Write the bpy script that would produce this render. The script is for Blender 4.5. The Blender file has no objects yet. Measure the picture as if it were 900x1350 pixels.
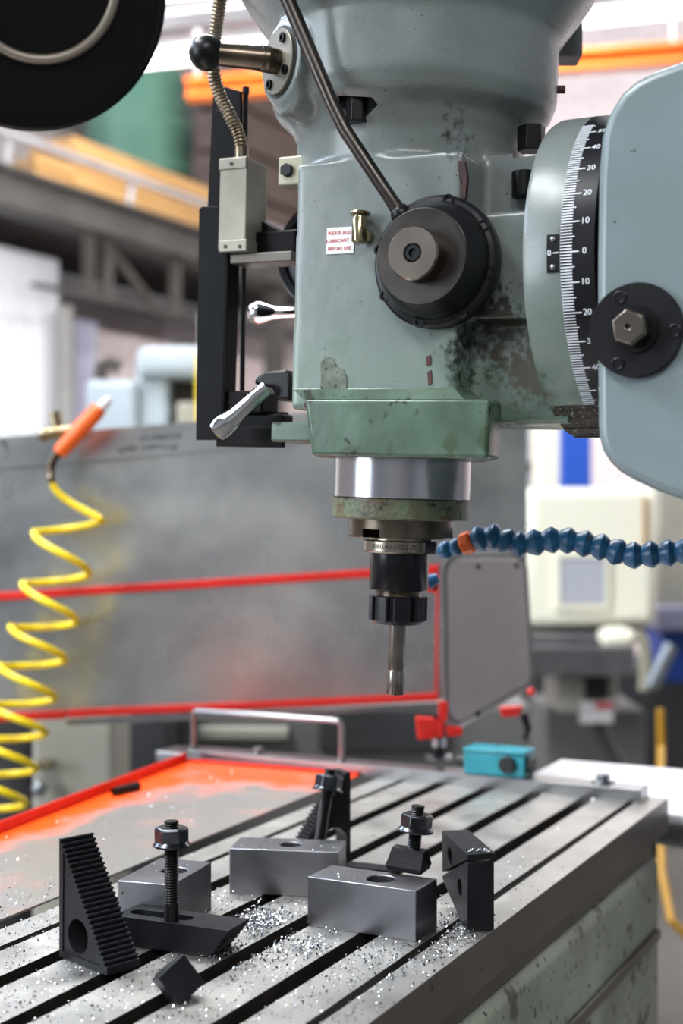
import bpy, bmesh, math, random
from mathutils import Matrix, Vector
random.seed(7)
S = bpy.context.scene
COL = S.collection
PI = math.pi
V = Vector
# ------------------------------------------------------------------ camera
TH = math.radians(26.5)               # table's long axis lies this far right of the view axis
FW = V((math.cos(TH), math.sin(TH), 0))
RT = V((math.sin(TH), -math.cos(TH), 0))
UP = V((0, 0, 1))
TZ = 0.95                             # table top height
CZ = TZ + 0.343                       # lens height
HOR = 672.0                           # horizon row in the 900 x 1350 frame
F = 1875.0
CAM = V((0, 0, CZ)) - FW * 1.22 - RT * 0.051
cam_d = bpy.data.cameras.new('camera'); cam = bpy.data.objects.new('camera', cam_d); COL.objects.link(cam)
cam.matrix_world = Matrix.Translation(CAM) @ Matrix((RT, UP, -FW)).transposed().to_4x4()
cam_d.sensor_fit = 'VERTICAL'; cam_d.sensor_height = 36.0; cam_d.sensor_width = 24.0; cam_d.lens = 50.0
cam_d.shift_y = (HOR - 675.0) / 1350.0
cam_d.clip_start = 0.05
cam_d.dof.use_dof = True; cam_d.dof.focus_distance = 1.13; cam_d.dof.aperture_fstop = 4.3
S.camera = cam
# ------------------------------------------------------------------ world, lights, exposure
W = bpy.data.worlds.new('world'); S.world = W; W.use_nodes = True
W.node_tree.nodes['Background'].inputs[0].default_value = (0.80, 0.90, 1.0, 1)
W.node_tree.nodes['Background'].inputs[1].default_value = 0.16
S.view_settings.view_transform = 'Standard'; S.view_settings.look = 'None'
S.view_settings.gamma = 1.0; S.view_settings.use_curve_mapping = False
S.view_settings.exposure = 0.36
S.cycles.use_denoising = True
S.cycles.sample_clamp_indirect = 6.0
def area(name, loc, target, sx, sy, power, col=(1, 1, 1)):
    l = bpy.data.lights.new(name, 'AREA'); l.shape = 'RECTANGLE'; l.size = sx; l.size_y = sy
    l.energy = power; l.color = col
    o = bpy.data.objects.new(name, l); COL.objects.link(o)
    o.location = loc
    d = V(target) - V(loc)
    o.rotation_euler = d.to_track_quat('-Z', 'Y').to_euler()
    return o
# rows of ceiling fittings in the hall, then added fill lights for the bay wall and from the left
area('overhead_area_light', (-0.9, 1.5, 3.9), (-0.2, 0.5, 1.0), 2.4, 0.5, 115, (.96, .98, 1))
area('overhead_area_light', (1.2, 1.2, 3.9), (0.9, 0.7, 1.0), 2.4, 0.5, 85, (.96, .98, 1))
area('overhead_area_light', (5.4, -1.6, 3.9), (7.0, 0.6, 1.2), 2.6, 0.6, 190, (1, .99, .97))
area('overhead_area_light', (4.8, 2.4, 3.9), (6.2, 3.0, 1.0), 2.6, 0.6, 150, (1, .99, .97))
area('overhead_area_light', (-3.5, -1.5, 3.9), (-3.2, -1.2, 0), 2.4, .6, 120, (1, .99, .97))  # added behind the camera to brighten what the guard panel reflects
area('under_mezzanine_fill', (2.3, 2.8, 2.2), (7.2, 5.0, 1.9), 1.5, .4, 140, (1, .98, .97))  # added out of view to brighten the wall under the mezzanine
area('left_fill_light', (-3.6, 3.4, 2.2), (0, 0, 1.2), 2.2, 2.4, 130, (.82, .92, 1))  # added cool area light from the left; no door is built there

# ------------------------------------------------------------------ pixel helpers (direction only; distance from what it touches)
def ray(px, py):
    return FW + RT * ((px - 450.0) / F) + UP * ((HOR - py) / F)
def C(px, py, Z): return CAM + ray(px, py) * Z
def GZ(px, py, z):
    d = ray(px, py); return CAM + d * ((z - CAM.z) / d.z)
def G(px, py): return GZ(px, py, TZ)
def onX(px, py, X, M=None):
    o, d = CAM, ray(px, py)
    if M is not None:
        Mi = M.inverted(); o = Mi @ o; d = Mi.to_3x3() @ d
    return o + d * ((X - o.x) / d.x)
def onY(px, py, Y, M=None):
    o, d = CAM, ray(px, py)
    if M is not None:
        Mi = M.inverted(); o = Mi @ o; d = Mi.to_3x3() @ d
    return o + d * ((Y - o.y) / d.y)

# ------------------------------------------------------------------ materials
def lin(c):
    if isinstance(c, str):
        c = [int(c[i:i + 2], 16) / 255 for i in (0, 2, 4)]
    return tuple((x / 12.92 if x <= .04045 else ((x + .055) / 1.055) ** 2.4) for x in c) + (1,)
MATS = {}
def mat(name, base, rough=.5, metal=0, var=None, vscale=6, spots=None, bump=0, bscale=60, rvar=0, coat=0, emit=None, estr=0, stretch=None, spec=None, trans=0):
    m = bpy.data.materials.new(name); m.use_nodes = True; MATS[name] = m
    nt = m.node_tree; N = nt.nodes; L = nt.links
    b = N['Principled BSDF']
    b.inputs['Roughness'].default_value = rough; b.inputs['Metallic'].default_value = metal
    b.inputs['Coat Weight'].default_value = coat
    if trans: b.inputs['Transmission Weight'].default_value = trans
    if spec is not None: b.inputs['Specular IOR Level'].default_value = spec
    tc = N.new('ShaderNodeTexCoord'); mp = N.new('ShaderNodeMapping'); L.new(tc.outputs['Object'], mp.inputs[0])
    if stretch: mp.inputs['Scale'].default_value = stretch
    def noise(sc, det=4):
        n = N.new('ShaderNodeTexNoise'); n.inputs['Scale'].default_value = sc; n.inputs['Detail'].default_value = det
        L.new(mp.outputs[0], n.inputs['Vector']); return n.outputs['Fac']
    def ramp(x, a, c):
        r = N.new('ShaderNodeMapRange'); r.inputs['From Min'].default_value = a; r.inputs['From Max'].default_value = c
        L.new(x, r.inputs['Value']); return r.outputs[0]
    def mix(f, a, c):
        x = N.new('ShaderNodeMix'); x.data_type = 'RGBA'; L.new(f, x.inputs['Factor'])
        for s, v in (('A', a), ('B', c)):
            i = [k for k in x.inputs if k.name == s and k.type == 'RGBA'][0]
            if isinstance(v, tuple): i.default_value = v
            else: L.new(v, i)
        return [k for k in x.outputs if k.type == 'RGBA'][0]
    col = lin(base)
    if var: col = mix(ramp(noise(vscale), .35, .65), col, lin(var))
    if spots:
        for (sc, th, c) in spots:
            col = mix(ramp(noise(sc, 6), th, th + .04), col, lin(c))
    if isinstance(col, tuple): b.inputs['Base Color'].default_value = col
    else: L.new(col, b.inputs['Base Color'])
    if rvar:
        r = N.new('ShaderNodeMapRange'); r.inputs['To Min'].default_value = rough - rvar; r.inputs['To Max'].default_value = rough + rvar
        r.inputs['From Min'].default_value = .3; r.inputs['From Max'].default_value = .7
        L.new(noise(vscale * 2.3), r.inputs['Value']); L.new(r.outputs[0], b.inputs['Roughness'])
    if bump:
        bp = N.new('ShaderNodeBump'); bp.inputs['Strength'].default_value = bump; bp.inputs['Distance'].default_value = .002
        L.new(noise(bscale, 5), bp.inputs['Height']); L.new(bp.outputs[0], b.inputs['Normal'])
    if emit:
        b.inputs['Emission Color'].default_value = lin(emit); b.inputs['Emission Strength'].default_value = estr
    return m
def head_paint():
    m = mat('paint', '777e7c', .28, var='6a7271', vscale=9, spots=[(190, .70, '1f2320'), (60, .72, '4b5650'), (420, .68, '3a423f')], bump=.1, bscale=70, rvar=.08)
    nt = m.node_tree; N = nt.nodes; L = nt.links; b = N['Principled BSDF']
    src = b.inputs['Base Color'].links[0].from_socket
    tc = N.new('ShaderNodeTexCoord'); sep = N.new('ShaderNodeSeparateXYZ'); L.new(tc.outputs['Object'], sep.inputs[0])
    n = N.new('ShaderNodeTexNoise'); n.inputs['Scale'].default_value = 28; n.inputs['Detail'].default_value = 7; L.new(tc.outputs['Object'], n.inputs['Vector'])
    n2 = N.new('ShaderNodeTexNoise'); n2.inputs['Scale'].default_value = 170; n2.inputs['Detail'].default_value = 3; L.new(tc.outputs['Object'], n2.inputs['Vector'])
    def mixc(fac, a, c):
        x = N.new('ShaderNodeMix'); x.data_type = 'RGBA'; L.new(fac, x.inputs['Factor'])
        q = [k for k in x.inputs if k.type == 'RGBA']; L.new(a, q[0]); q[1].default_value = lin(c)
        return [k for k in x.outputs if k.type == 'RGBA'][0]
    def math_(op, a, c, clamp=False):
        x = N.new('ShaderNodeMath'); x.operation = op; x.use_clamp = clamp
        for k, v in ((0, a), (1, c)):
            if isinstance(v, (int, float)): x.inputs[k].default_value = v
            else: L.new(v, x.inputs[k])
        return x.outputs[0]
    # cutting-oil film, greener, in the lower part
    f = N.new('ShaderNodeMapRange'); f.inputs['From Min'].default_value = .20; f.inputs['From Max'].default_value = .08; L.new(sep.outputs[2], f.inputs['Value'])
    col = mixc(math_('MULTIPLY', f.outputs[0], math_('ADD', n.outputs['Fac'], .15)), src, '5b7563')
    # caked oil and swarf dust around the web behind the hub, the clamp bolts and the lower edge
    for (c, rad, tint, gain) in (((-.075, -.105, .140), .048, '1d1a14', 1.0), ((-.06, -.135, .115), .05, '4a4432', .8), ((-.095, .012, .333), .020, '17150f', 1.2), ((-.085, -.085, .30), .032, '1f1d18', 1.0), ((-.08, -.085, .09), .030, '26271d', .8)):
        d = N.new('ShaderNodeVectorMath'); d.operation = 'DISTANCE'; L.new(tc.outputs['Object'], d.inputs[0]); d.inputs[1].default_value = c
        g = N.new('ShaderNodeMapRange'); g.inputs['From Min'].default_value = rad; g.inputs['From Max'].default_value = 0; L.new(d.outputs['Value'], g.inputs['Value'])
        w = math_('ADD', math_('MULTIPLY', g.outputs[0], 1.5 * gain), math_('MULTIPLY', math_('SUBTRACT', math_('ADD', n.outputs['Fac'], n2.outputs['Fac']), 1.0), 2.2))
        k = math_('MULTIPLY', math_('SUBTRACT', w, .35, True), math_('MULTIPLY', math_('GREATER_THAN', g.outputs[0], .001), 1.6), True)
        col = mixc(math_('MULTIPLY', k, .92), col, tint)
    L.new(col, b.inputs['Base Color'])
head_paint()
mat('paint_ram', '748285', .32, var='697779', vscale=7, spots=[(150, .72, '23282a'), (55, .735, '4b5650')], bump=.1, bscale=60)
mat('paint_oily', '4f6656', .26, var='3b5040', vscale=22, spots=[(26, .54, '3a4a36'), (55, .6, '232a1d'), (240, .69, '20241c')], bump=.12, bscale=70)
mat('grimy_green', '5c6a52', .42, var='4f4128', vscale=45, spots=[(150, .6, '2a2a20'), (110, .64, '5f7f55')], bump=.5, bscale=220)
mat('swarf_crust', '4a4339', .6, var='26221d', vscale=90, spots=[(300, .6, '8b847a')], bump=1.0, bscale=300)
mat('saddle_paint', 'a0a896', .5, var='7d8476', vscale=7, spots=[(20, .6, '4d4f45'), (90, .64, '2b2c28'), (220, .66, '20211f')], bump=.15, bscale=60)
mat('black_oxide', '121316', .34, .35, spec=.35, var='1c1c1f', vscale=25, bump=.05, bscale=120)
mat('hub_steel', '4b4643', .32, .9, var='3a3633', vscale=18, rvar=.08)
mat('knob_steel', '837a70', .27, 1, var='6d655d', vscale=14)
mat('black_paint', '08080a', .4, 0, spec=.07, var='101011', vscale=14, spots=[(160, .74, '6a675f')], bump=.08)
mat('iron_block', '131417', .42, 0, spec=.16, var='1b1c20', vscale=20, bump=.25, bscale=160)
mat('stud_black', '0e0f11', .3, .2, spec=.3)
mat('nut_steel', '5a5d62', .22, 1, var='3b3d42', vscale=60)
mat('chrome', 'd8dadd', .08, 1)
mat('quill_chrome', 'a9aaad', .2, 1, var='a3a3a6', vscale=14, stretch=(1, 1, .05))
mat('spindle_steel', '6c6257', .3, 1, var='4d453b', vscale=28)
mat('chuck_black', '15161a', .22, .5)
mat('chuck_steel', '9a9489', .24, 1, var='7d7669', vscale=30)
mat('cutter_steel', '8b8680', .24, 1, var='6b655f', vscale=40)
mat('ground_steel', '85858a', .38, 1, var='747478', vscale=14, spots=[(120, .7, '4a4845')], rvar=.06, bump=.04, bscale=200)
mat('table_steel', 'c0beb9', .44, 1, var='aba9a5', vscale=11, spots=[(70, .68, '77726a')], rvar=.07, bump=.03, bscale=150)
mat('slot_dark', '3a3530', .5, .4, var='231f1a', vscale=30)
mat('table_side', '5d5751', .42, .6, var='4a4540', vscale=6, spots=[(80, .69, '14120f')], bump=.06)
mat('bar_steel', '9c9c9e', .3, 1, var='8a8a8d', vscale=12)
mat('switch_grey', '827e72', .4, .4, var='6e6a5e', vscale=20, spots=[(170, .7, '3d372c')])
mat('flex_steel', '8a8172', .3, 1, var='6b5f4d', vscale=40)
mat('cream_metal', '9c9783', .45, .2)
mat('brass', 'a39a80', .22, 1, var='857b5e', vscale=40)
mat('label_white', 'd9d8d8', .5)
mat('label_red', 'c23a48', .5)
mat('scale_black', '0c0c12', .35, 0, spec=.3)
mat('mark_white', 'dfe2e8', .5)
mat('engrave', '2a2622', .6, .2)
mat('red_primer', '481714', .6, var='2c1210', vscale=80)
mat('bare_patch', '6a7062', .55, .2, var='4d5247', vscale=90, spots=[(200, .6, '2c2c26')])
mat('rust', '5a3a22', .8, var='33231a', vscale=60)
mat('aluminium', 'c6c9c6', .3, 1, var='9a9d9e', vscale=5, rvar=.06)
mat('guard_red', 'd21f14', .38, var='c01a12', vscale=10)
mat('guard_sheet', 'bab2b0', .3, .6, var='aca4a2', vscale=6)
mat('hose_yellow', 'f6dc14', .32, var='eccb0c', vscale=20)
mat('gun_orange', 'e8641c', .35)
mat('hose_blue', '1f5f88', .34, var='1a5277', vscale=40, spots=[(260, .64, '5a4a3c')])
mat('teal', '1e8c9a', .4, var='1a7e8c', vscale=20)
mat('lamp_black', '040406', .45, 0, spec=.2, spots=[(45, .76, '6b6660')])
mat('lamp_ring', '8c8378', .45, .5)
mat('floor', '6b6660', .6, var='57534f', vscale=1.5, bump=.03)
mat('wood', 'a8824f', .6, var='946d3e', vscale=8, stretch=(.3, 3, 3))
mat('tank_green', '6f9c88', .45, var='638e7c', vscale=2)
mat('beam_dark', '2b2927', .6, .2, var='3a3633', vscale=4)
mat('rail_grey', '8c8a8c', .5, .3, var='77757a', vscale=4)
mat('orange_rail', 'e2701a', .5)
mat('white_sheet', 'bcbec3', .5, var='aeb1b7', vscale=2)
mat('strip_blue', '9fa0b4', .4, var='8d8ea8', vscale=3)
mat('machine_blue', 'b3bec6', .45, var='a6b2ba', vscale=4)
mat('machine_dark', '4b423a', .6, var='3a332d', vscale=14)
mat('cream', 'e6e2cf', .4)
mat('window_grey', 'a9abb4', .3)
mat('blue_panel', '0d419c', .45)
mat('grey_mid', '6d6c6a', .55, var='5d5c5b', vscale=4)
mat('grey_dark', '37373a', .6, var='2b2b2d', vscale=4)
mat('cabinet_grey', 'a7a499', .5, var='97948a', vscale=4)
mat('yellow_pipe', 'b0811c', .4)
mat('bench_white', 'e4e4ea', .25, 0)
mat('brown_box', '5d4c45', .7, var='463a36', vscale=5)
mat('tube_light', 'ffffff', .5, emit='fff8ea', estr=3.2)
mat('light_panel_glow', 'ffffff', .3, emit='dbe9ff', estr=9)  # emission for the added panel high in the left wall
mat('end_window_glass', 'ffffff', .3, emit='eef4ff', estr=5)
mat('locker_red', 'b3121c', .4)
mat('pump_metal', '8a8f92', .35, .8)
mat('rubber', '0c0c0d', .55)
mat('wire_blue', '2b63b8', .45)
mat('ink', '25262b', .6)
# chips: bright steel swarf
mat('swarf', 'c3c6cc', .22, 1, var='4d5057', vscale=400)
# worn sheet of the chip tray: orange paint rubbed to bare metal in the middle
def tray_mat():
    m = bpy.data.materials.new('tray_paint'); m.use_nodes = True; MATS['tray_paint'] = m
    nt = m.node_tree; N = nt.nodes; L = nt.links; b = N['Principled BSDF']
    at = N.new('ShaderNodeAttribute'); at.attribute_name = 'wear'
    tc = N.new('ShaderNodeTexCoord')
    n = N.new('ShaderNodeTexNoise'); n.inputs['Scale'].default_value = 14; n.inputs['Detail'].default_value = 6
    L.new(tc.outputs['Object'], n.inputs['Vector'])
    a = N.new('ShaderNodeMath'); a.operation = 'MULTIPLY_ADD'; a.inputs[1].default_value = .9; L.new(n.outputs['Fac'], a.inputs[0]); L.new(at.outputs['Fac'], a.inputs[2])
    r = N.new('ShaderNodeMapRange'); r.interpolation_type = 'SMOOTHSTEP'
    r.inputs['From Min'].default_value = .72; r.inputs['From Max'].default_value = 1.2; L.new(a.outputs[0], r.inputs['Value'])
    x = N.new('ShaderNodeMix'); x.data_type = 'RGBA'; L.new(r.outputs[0], x.inputs['Factor'])
    A = [k for k in x.inputs if k.type == 'RGBA']
    A[0].default_value = lin('ff5210'); A[1].default_value = lin('b3b0ab')
    L.new([k for k in x.outputs if k.type == 'RGBA'][0], b.inputs['Base Color'])
    mm = N.new('ShaderNodeMath'); mm.operation = 'MULTIPLY'; mm.inputs[1].default_value = .85; L.new(r.outputs[0], mm.inputs[0])
    L.new(mm.outputs[0], b.inputs['Metallic'])
    b.inputs['Roughness'].default_value = .36; b.inputs['Specular IOR Level'].default_value = .15
tray_mat()
def brick_mat(name, c1, c2, mortar, sc=1.0):
    m = bpy.data.materials.new(name); m.use_nodes = True; MATS[name] = m
    nt = m.node_tree; N = nt.nodes; L = nt.links; b = N['Principled BSDF']
    tc = N.new('ShaderNodeTexCoord')
    sep = N.new('ShaderNodeSeparateXYZ'); L.new(tc.outputs['Object'], sep.inputs[0])
    ad = N.new('ShaderNodeMath'); ad.operation = 'ADD'; L.new(sep.outputs[0], ad.inputs[0]); L.new(sep.outputs[1], ad.inputs[1])
    cb = N.new('ShaderNodeCombineXYZ'); L.new(ad.outputs[0], cb.inputs[0]); L.new(sep.outputs[2], cb.inputs[1])
    t = N.new('ShaderNodeTexBrick'); L.new(cb.outputs[0], t.inputs['Vector'])
    t.inputs['Color1'].default_value = lin(c1); t.inputs['Color2'].default_value = lin(c2); t.inputs['Mortar'].default_value = lin(mortar)
    t.inputs['Scale'].default_value = 1.0; t.inputs['Brick Width'].default_value = .22 * sc; t.inputs['Row Height'].default_value = .075 * sc
    t.inputs['Mortar Size'].default_value = .008
    L.new(t.outputs['Color'], b.inputs['Base Color']); b.inputs['Roughness'].default_value = .8
brick_mat('brick_pale', 'ddd0cf', 'cfc0c0', 'b8adad')
brick_mat('brick_grey', 'c4c4c6', 'b7b7ba', 'a8a8aa')
brick_mat('brick_brown', '8b7672', '776560', '6e6461')

# ------------------------------------------------------------------ mesh helpers
def frame(o, x, z):
    """matrix with local z along z, local x near x"""
    z = V(z).normalized(); x = V(x); x = (x - z * x.dot(z)).normalized(); y = z.cross(x)
    M = Matrix((x, y, z)).transposed().to_4x4(); M.translation = V(o); return M
def axis_frame(o, z):
    z = V(z).normalized()
    x = V((0, 0, 1)) if abs(z.z) < .9 else V((1, 0, 0))
    return frame(o, x, z)
class MB:
    def __init__(s): s.v = []; s.f = []
    def add(s, vs, fs, M=None):
        n = len(s.v)
        for p in vs: s.v.append((M @ V(p)) if M is not None else V(p))
        for f in fs: s.f.append([i + n for i in f])
        return s
    def box(s, a, b, M=None):
        x0, y0, z0 = a; x1, y1, z1 = b
        vs = [(x, y, z) for z in (z0, z1) for (x, y) in ((x0, y0), (x1, y0), (x1, y1), (x0, y1))]
        return s.add(vs, [(3, 2, 1, 0), (4, 5, 6, 7), (0, 1, 5, 4), (1, 2, 6, 5), (2, 3, 7, 6), (3, 0, 4, 7)], M)
    def prism(s, poly, h0, h1, M=None):
        n = len(poly)
        vs = [(x, y, h0) for x, y in poly] + [(x, y, h1) for x, y in poly]
        fs = [list(range(n))[::-1], list(range(n, 2 * n))] + [(i, (i + 1) % n, n + (i + 1) % n, n + i) for i in range(n)]
        return s.add(vs, fs, M)
    def loft(s, A, B):
        n = len(A)
        fs = [list(range(n))[::-1], list(range(n, 2 * n))] + [(i, (i + 1) % n, n + (i + 1) % n, n + i) for i in range(n)]
        return s.add(list(A) + list(B), fs)
    def lathe(s, prof, n=40, M=None, closed=False):
        vs = []; fs = []
        for r, z in prof:
            for k in range(n):
                a = 2 * PI * k / n; vs.append((r * math.cos(a), r * math.sin(a), z))
        m = len(prof)
        for i in range(m - 1 if not closed else m):
            j = (i + 1) % m
            for k in range(n):
                l = (k + 1) % n
                fs.append((i * n + k, i * n + l, j * n + l, j * n + k))
        if not closed:
            fs.append(list(range(n))[::-1]); fs.append([(m - 1) * n + k for k in range(n)])
        return s.add(vs, fs, M)
    def cyl(s, p, q, r, n=24, r2=None):
        p = V(p); q = V(q); d = q - p
        return s.lathe([(r, 0), (r if r2 is None else r2, d.length)], n, axis_frame(p, d))
    def tube(s, pts, r, n=12):
        pts = [V(p) for p in pts]; m = len(pts)
        rr = r if isinstance(r, (list, tuple)) else [r] * m
        vs = []; fs = []
        t0 = (pts[1] - pts[0]).normalized()
        x = t0.orthogonal().normalized()
        for i, p in enumerate(pts):
            t = (pts[min(i + 1, m - 1)] - pts[max(i - 1, 0)]).normalized()
            x = (x - t * x.dot(t)).normalized(); y = t.cross(x)
            for k in range(n):
                a = 2 * PI * k / n
                vs.append(p + (x * math.cos(a) + y * math.sin(a)) * rr[i])
        for i in range(m - 1):
            for k in range(n):
                l = (k + 1) % n
                fs.append((i * n + k, i * n + l, (i + 1) * n + l, (i + 1) * n + k))
        fs.append(list(range(n))[::-1]); fs.append([(m - 1) * n + k for k in range(n)])
        return s.add(vs, fs)
    def sphere(s, c, r, n=20):
        prof = [(max(1e-5, r * math.sin(PI * i / n)), -r * math.cos(PI * i / n)) for i in range(n + 1)]
        return s.lathe(prof, n * 2, Matrix.Translation(V(c)))
    def mesh(s, name):
        me = bpy.data.meshes.new(name)
        me.from_pydata([tuple(p) for p in s.v], [], s.f)
        bm = bmesh.new(); bm.from_mesh(me)
        bmesh.ops.remove_doubles(bm, verts=bm.verts, dist=1e-6)
        bmesh.ops.recalc_face_normals(bm, faces=bm.faces)
        bm.to_mesh(me); bm.free()
        return me
ROOT = {}
def finish(me, name, m, parent, smooth, bevel, seg=2):
    o = bpy.data.objects.new(name, me); COL.objects.link(o)
    me.materials.append(MATS[m])
    if smooth:
        me.polygons.foreach_set('use_smooth', [True] * len(me.polygons)); me.set_sharp_from_angle(angle=smooth)
    if parent is not None:
        me.transform(ROOT[parent.name].inverted()); o.parent = parent
        top = parent
        ROOT[o.name] = ROOT[parent.name]
    else:
        xs = [v.co for v in me.vertices]
        lo = [min(c[i] for c in xs) for i in range(3)]; hi = [max(c[i] for c in xs) for i in range(3)]
        b = V(((lo[0] + hi[0]) / 2, (lo[1] + hi[1]) / 2, lo[2]))
        me.transform(Matrix.Translation(-b)); o.location = b
        ROOT[o.name] = Matrix.Translation(b)
    if bevel:
        bv = o.modifiers.new('bevel', 'BEVEL'); bv.width = bevel; bv.segments = seg; bv.limit_method = 'ANGLE'; bv.angle_limit = math.radians(35)
    return o
def put(mb, name, m, parent=None, smooth=.6, bevel=0, seg=2, label=None):
    o = finish(mb.mesh(name), name, m, parent, smooth, bevel, seg)
    if label: o['label'] = label
    return o
def tag(o, label, cat, group=None, kind=None):
    o['label'] = label
    if cat: o['category'] = cat
    if group: o['group'] = group
    if kind: o['kind'] = kind
    return o
def thing(name, label, cat, M, group=None):
    if not isinstance(M, Matrix): M = Matrix.Translation(V(M))
    o = bpy.data.objects.new(name, None); COL.objects.link(o); o.matrix_world = M; o.empty_display_size = .05
    ROOT[o.name] = M.copy()
    return tag(o, label, cat, group)
def struct(mb, name, m, label, bevel=0):
    o = put(mb, name, m, None, 0, bevel); o['kind'] = 'structure'; o['label'] = label; return o
def baked(me, mods):
    """evaluate modifiers on a scratch object and return the plain mesh"""
    o = bpy.data.objects.new('scratch', me); COL.objects.link(o)
    mods(o)
    dg = bpy.context.evaluated_depsgraph_get(); dg.update()
    r = bpy.data.meshes.new_from_object(o.evaluated_get(dg))
    bpy.data.objects.remove(o); return r
def cut(mb, cutters):
    me = mb.mesh('m'); cs = []
    for c in cutters:
        co = bpy.data.objects.new('cutter', c.mesh('c')); COL.objects.link(co); cs.append(co)
    def mods(o):
        for co in cs:
            b = o.modifiers.new('b', 'BOOLEAN'); b.operation = 'DIFFERENCE'; b.solver = 'EXACT'; b.object = co
    r = baked(me, mods)
    for co in cs: bpy.data.objects.remove(co)
    return r
def text_mesh(txt, size, extrude=.0):
    cu = bpy.data.curves.new('t', 'FONT'); cu.body = txt; cu.size = size; cu.extrude = extrude
    cu.align_x = 'CENTER'; cu.align_y = 'CENTER'; cu.resolution_u = 3
    o = bpy.data.objects.new('t', cu); COL.objects.link(o)
    dg = bpy.context.evaluated_depsgraph_get(); dg.update()
    me = bpy.data.meshes.new_from_object(o.evaluated_get(dg))
    bpy.data.objects.remove(o); bpy.data.curves.remove(cu)
    return me
def put_text(txt, size, M, m, parent, name, fn=None, bold=0):
    me = text_mesh(txt, size, .0002)
    if fn:
        for v in me.vertices: v.co = fn(v.co)
    else: me.transform(M)
    me.materials.clear()
    return finish(me, name, m, parent, 0, 0)

# =================================================================== the hall
B = MB().box((-7, -6, -.1), (9.4, 6.6, 0)); struct(B, 'floor', 'floor', 'grey concrete workshop floor')
B = MB().box((-7, 6.2, 0), (9.4, 6.4, 6.2)); struct(B, 'wall_left', 'brick_pale', 'pale painted brick wall behind the mezzanine')
B = MB().box((-7, 5.0, 0), (8.98, 5.2, 2.45)); struct(B, 'wall_under_mezzanine', 'brick_pale', 'pale painted brick wall under the mezzanine')
w2 = struct(MB().box((-5, 6.14, 4.5), (5.6, 6.195, 6.0)), 'left_light_panel', 'light_panel_glow', 'long glowing panel added high in the left wall as a light source')  # added emissive panel, out of view, lighting the table from the upper left
for k in range(11): put(MB().box((-5.03 + k, 6.1, 4.48), (-4.97 + k, 6.19, 6.02)), 'light_panel_bar', 'rail_grey', w2, 0)  # bars dividing the added glowing panel
B = MB().box((9.0, -6, 0), (9.2, 6.2, 6.2)); struct(B, 'wall_back', 'brick_pale', 'pale brick end wall of the workshop')
B = MB().box((-7, -6.2, 0), (9.4, -6, 6.2)); struct(B, 'wall_right', 'brick_grey', 'pale brick side wall')
B = MB().box((-7.2, -6, 0), (-7, 6.2, 6.2)); struct(B, 'wall_front', 'brick_grey', 'pale brick wall at the near end')
wd = ray(838, 285); t = (8.98 - CAM.x) / wd.x; wp = CAM + wd * t
B = MB().box((8.96, wp.y - .3, wp.z - .35), (8.995, wp.y + .3, wp.z + .35)); w1 = struct(B, 'window_1', 'end_window_glass', 'bright window in the end wall')
for (a, b) in (((-.35, -.4), (.35, -.35)), ((-.35, .35), (.35, .4)), ((-.35, -.4), (-.3, .4)), ((.3, -.4), (.35, .4)), ((-.02, -.4), (.02, .4))):
    f = MB().box((8.94, wp.y + a[0], wp.z + a[1]), (8.998, wp.y + b[0], wp.z + b[1])); put(f, 'window_frame', 'rail_grey', w1, 0)

# mezzanine along the left wall
def ywall(px, py, Y): return onY(px, py, Y)
p = ywall(120, 285, 4.0)
B = MB().box((-1, 3.95, p.z - .075), (8.9, 4.05, p.z + .075)); mz = thing('mezzanine_beam', 'dark steel mezzanine beam running above the white cabinet', 'beam', (4, 4, p.z - .1))
put(B, 'web', 'beam_dark', mz, 0)
B = MB().box((-1, 3.9, p.z + .075), (8.9, 6.15, p.z + .095)); put(B, 'deck', 'beam_dark', mz, 0)
B = MB().box((-1, 3.9, p.z - .095), (8.9, 4.1, p.z - .075)); put(B, 'lower_flange', 'beam_dark', mz, 0)
for X in (2.2, 6.9):
    B = MB().box((X, 3.96, 0), (X + .1, 4.06, p.z - .095)); put(B, 'post', 'beam_dark', mz, 0)
for X in (4.93, 5.09, 5.75):
    B = MB().box((X, 3.97, onY(130, 392, 4.0).z), (X + .035, 4.03, p.z - .095)); put(B, 'hanger', 'beam_dark', mz, 0)
B = MB().box((4.5, 3.96, onY(130, 396, 4.0).z), (6.4, 4.03, onY(130, 392, 4.0).z)); put(B, 'hanger_bar', 'beam_dark', mz, 0)
DK = p.z + .095
p2 = ywall(120, 218, 3.9)
B = MB().tube([(-1, 3.88, p2.z), (8.8, 3.88, p2.z)], .022, 10); h = thing('guard_rail', 'grey tubular guard rail in front of the timber crates', 'rail', (4, 3.88, DK))
put(B, 'top_rail', 'rail_grey', h)
for X in (3.0, 4.2, 5.2, 6.4):
    put(MB().tube([(X, 3.92, DK), (X, 3.9, p2.z)], .02, 8), 'upright', 'rail_grey', h)
# timber crates
for i, (pa, pb, ptop) in enumerate(((46, 130, 205), (95, 290, 178))):
    a = ywall(pa, 200, 4.2); b = ywall(pb, 200, 4.2); zt = ywall(pa, ptop, 4.2).z
    lab = ('short low timber crate beside the long crate on the mezzanine', 'long tan timber crate on the mezzanine below the green tank')[i]
    c = thing('timber_crate', lab, 'crate', ((a.x + b.x) / 2, 4.35, DK))
    if i == 0: b.x = ywall(94, 200, 4.2).x
    nb = 4
    hh = (zt - DK) / nb
    for k in range(nb):
        put(MB().box((a.x, 4.2 - (k % 2) * .006, DK + k * hh + .006), (b.x, 4.23, DK + (k + 1) * hh - .006)), 'board', 'wood', c, 0)
    put(MB().box((a.x + .01, 4.235, DK), (b.x - .01, 4.5, zt - .01)), 'body', 'wood', c, 0)
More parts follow.
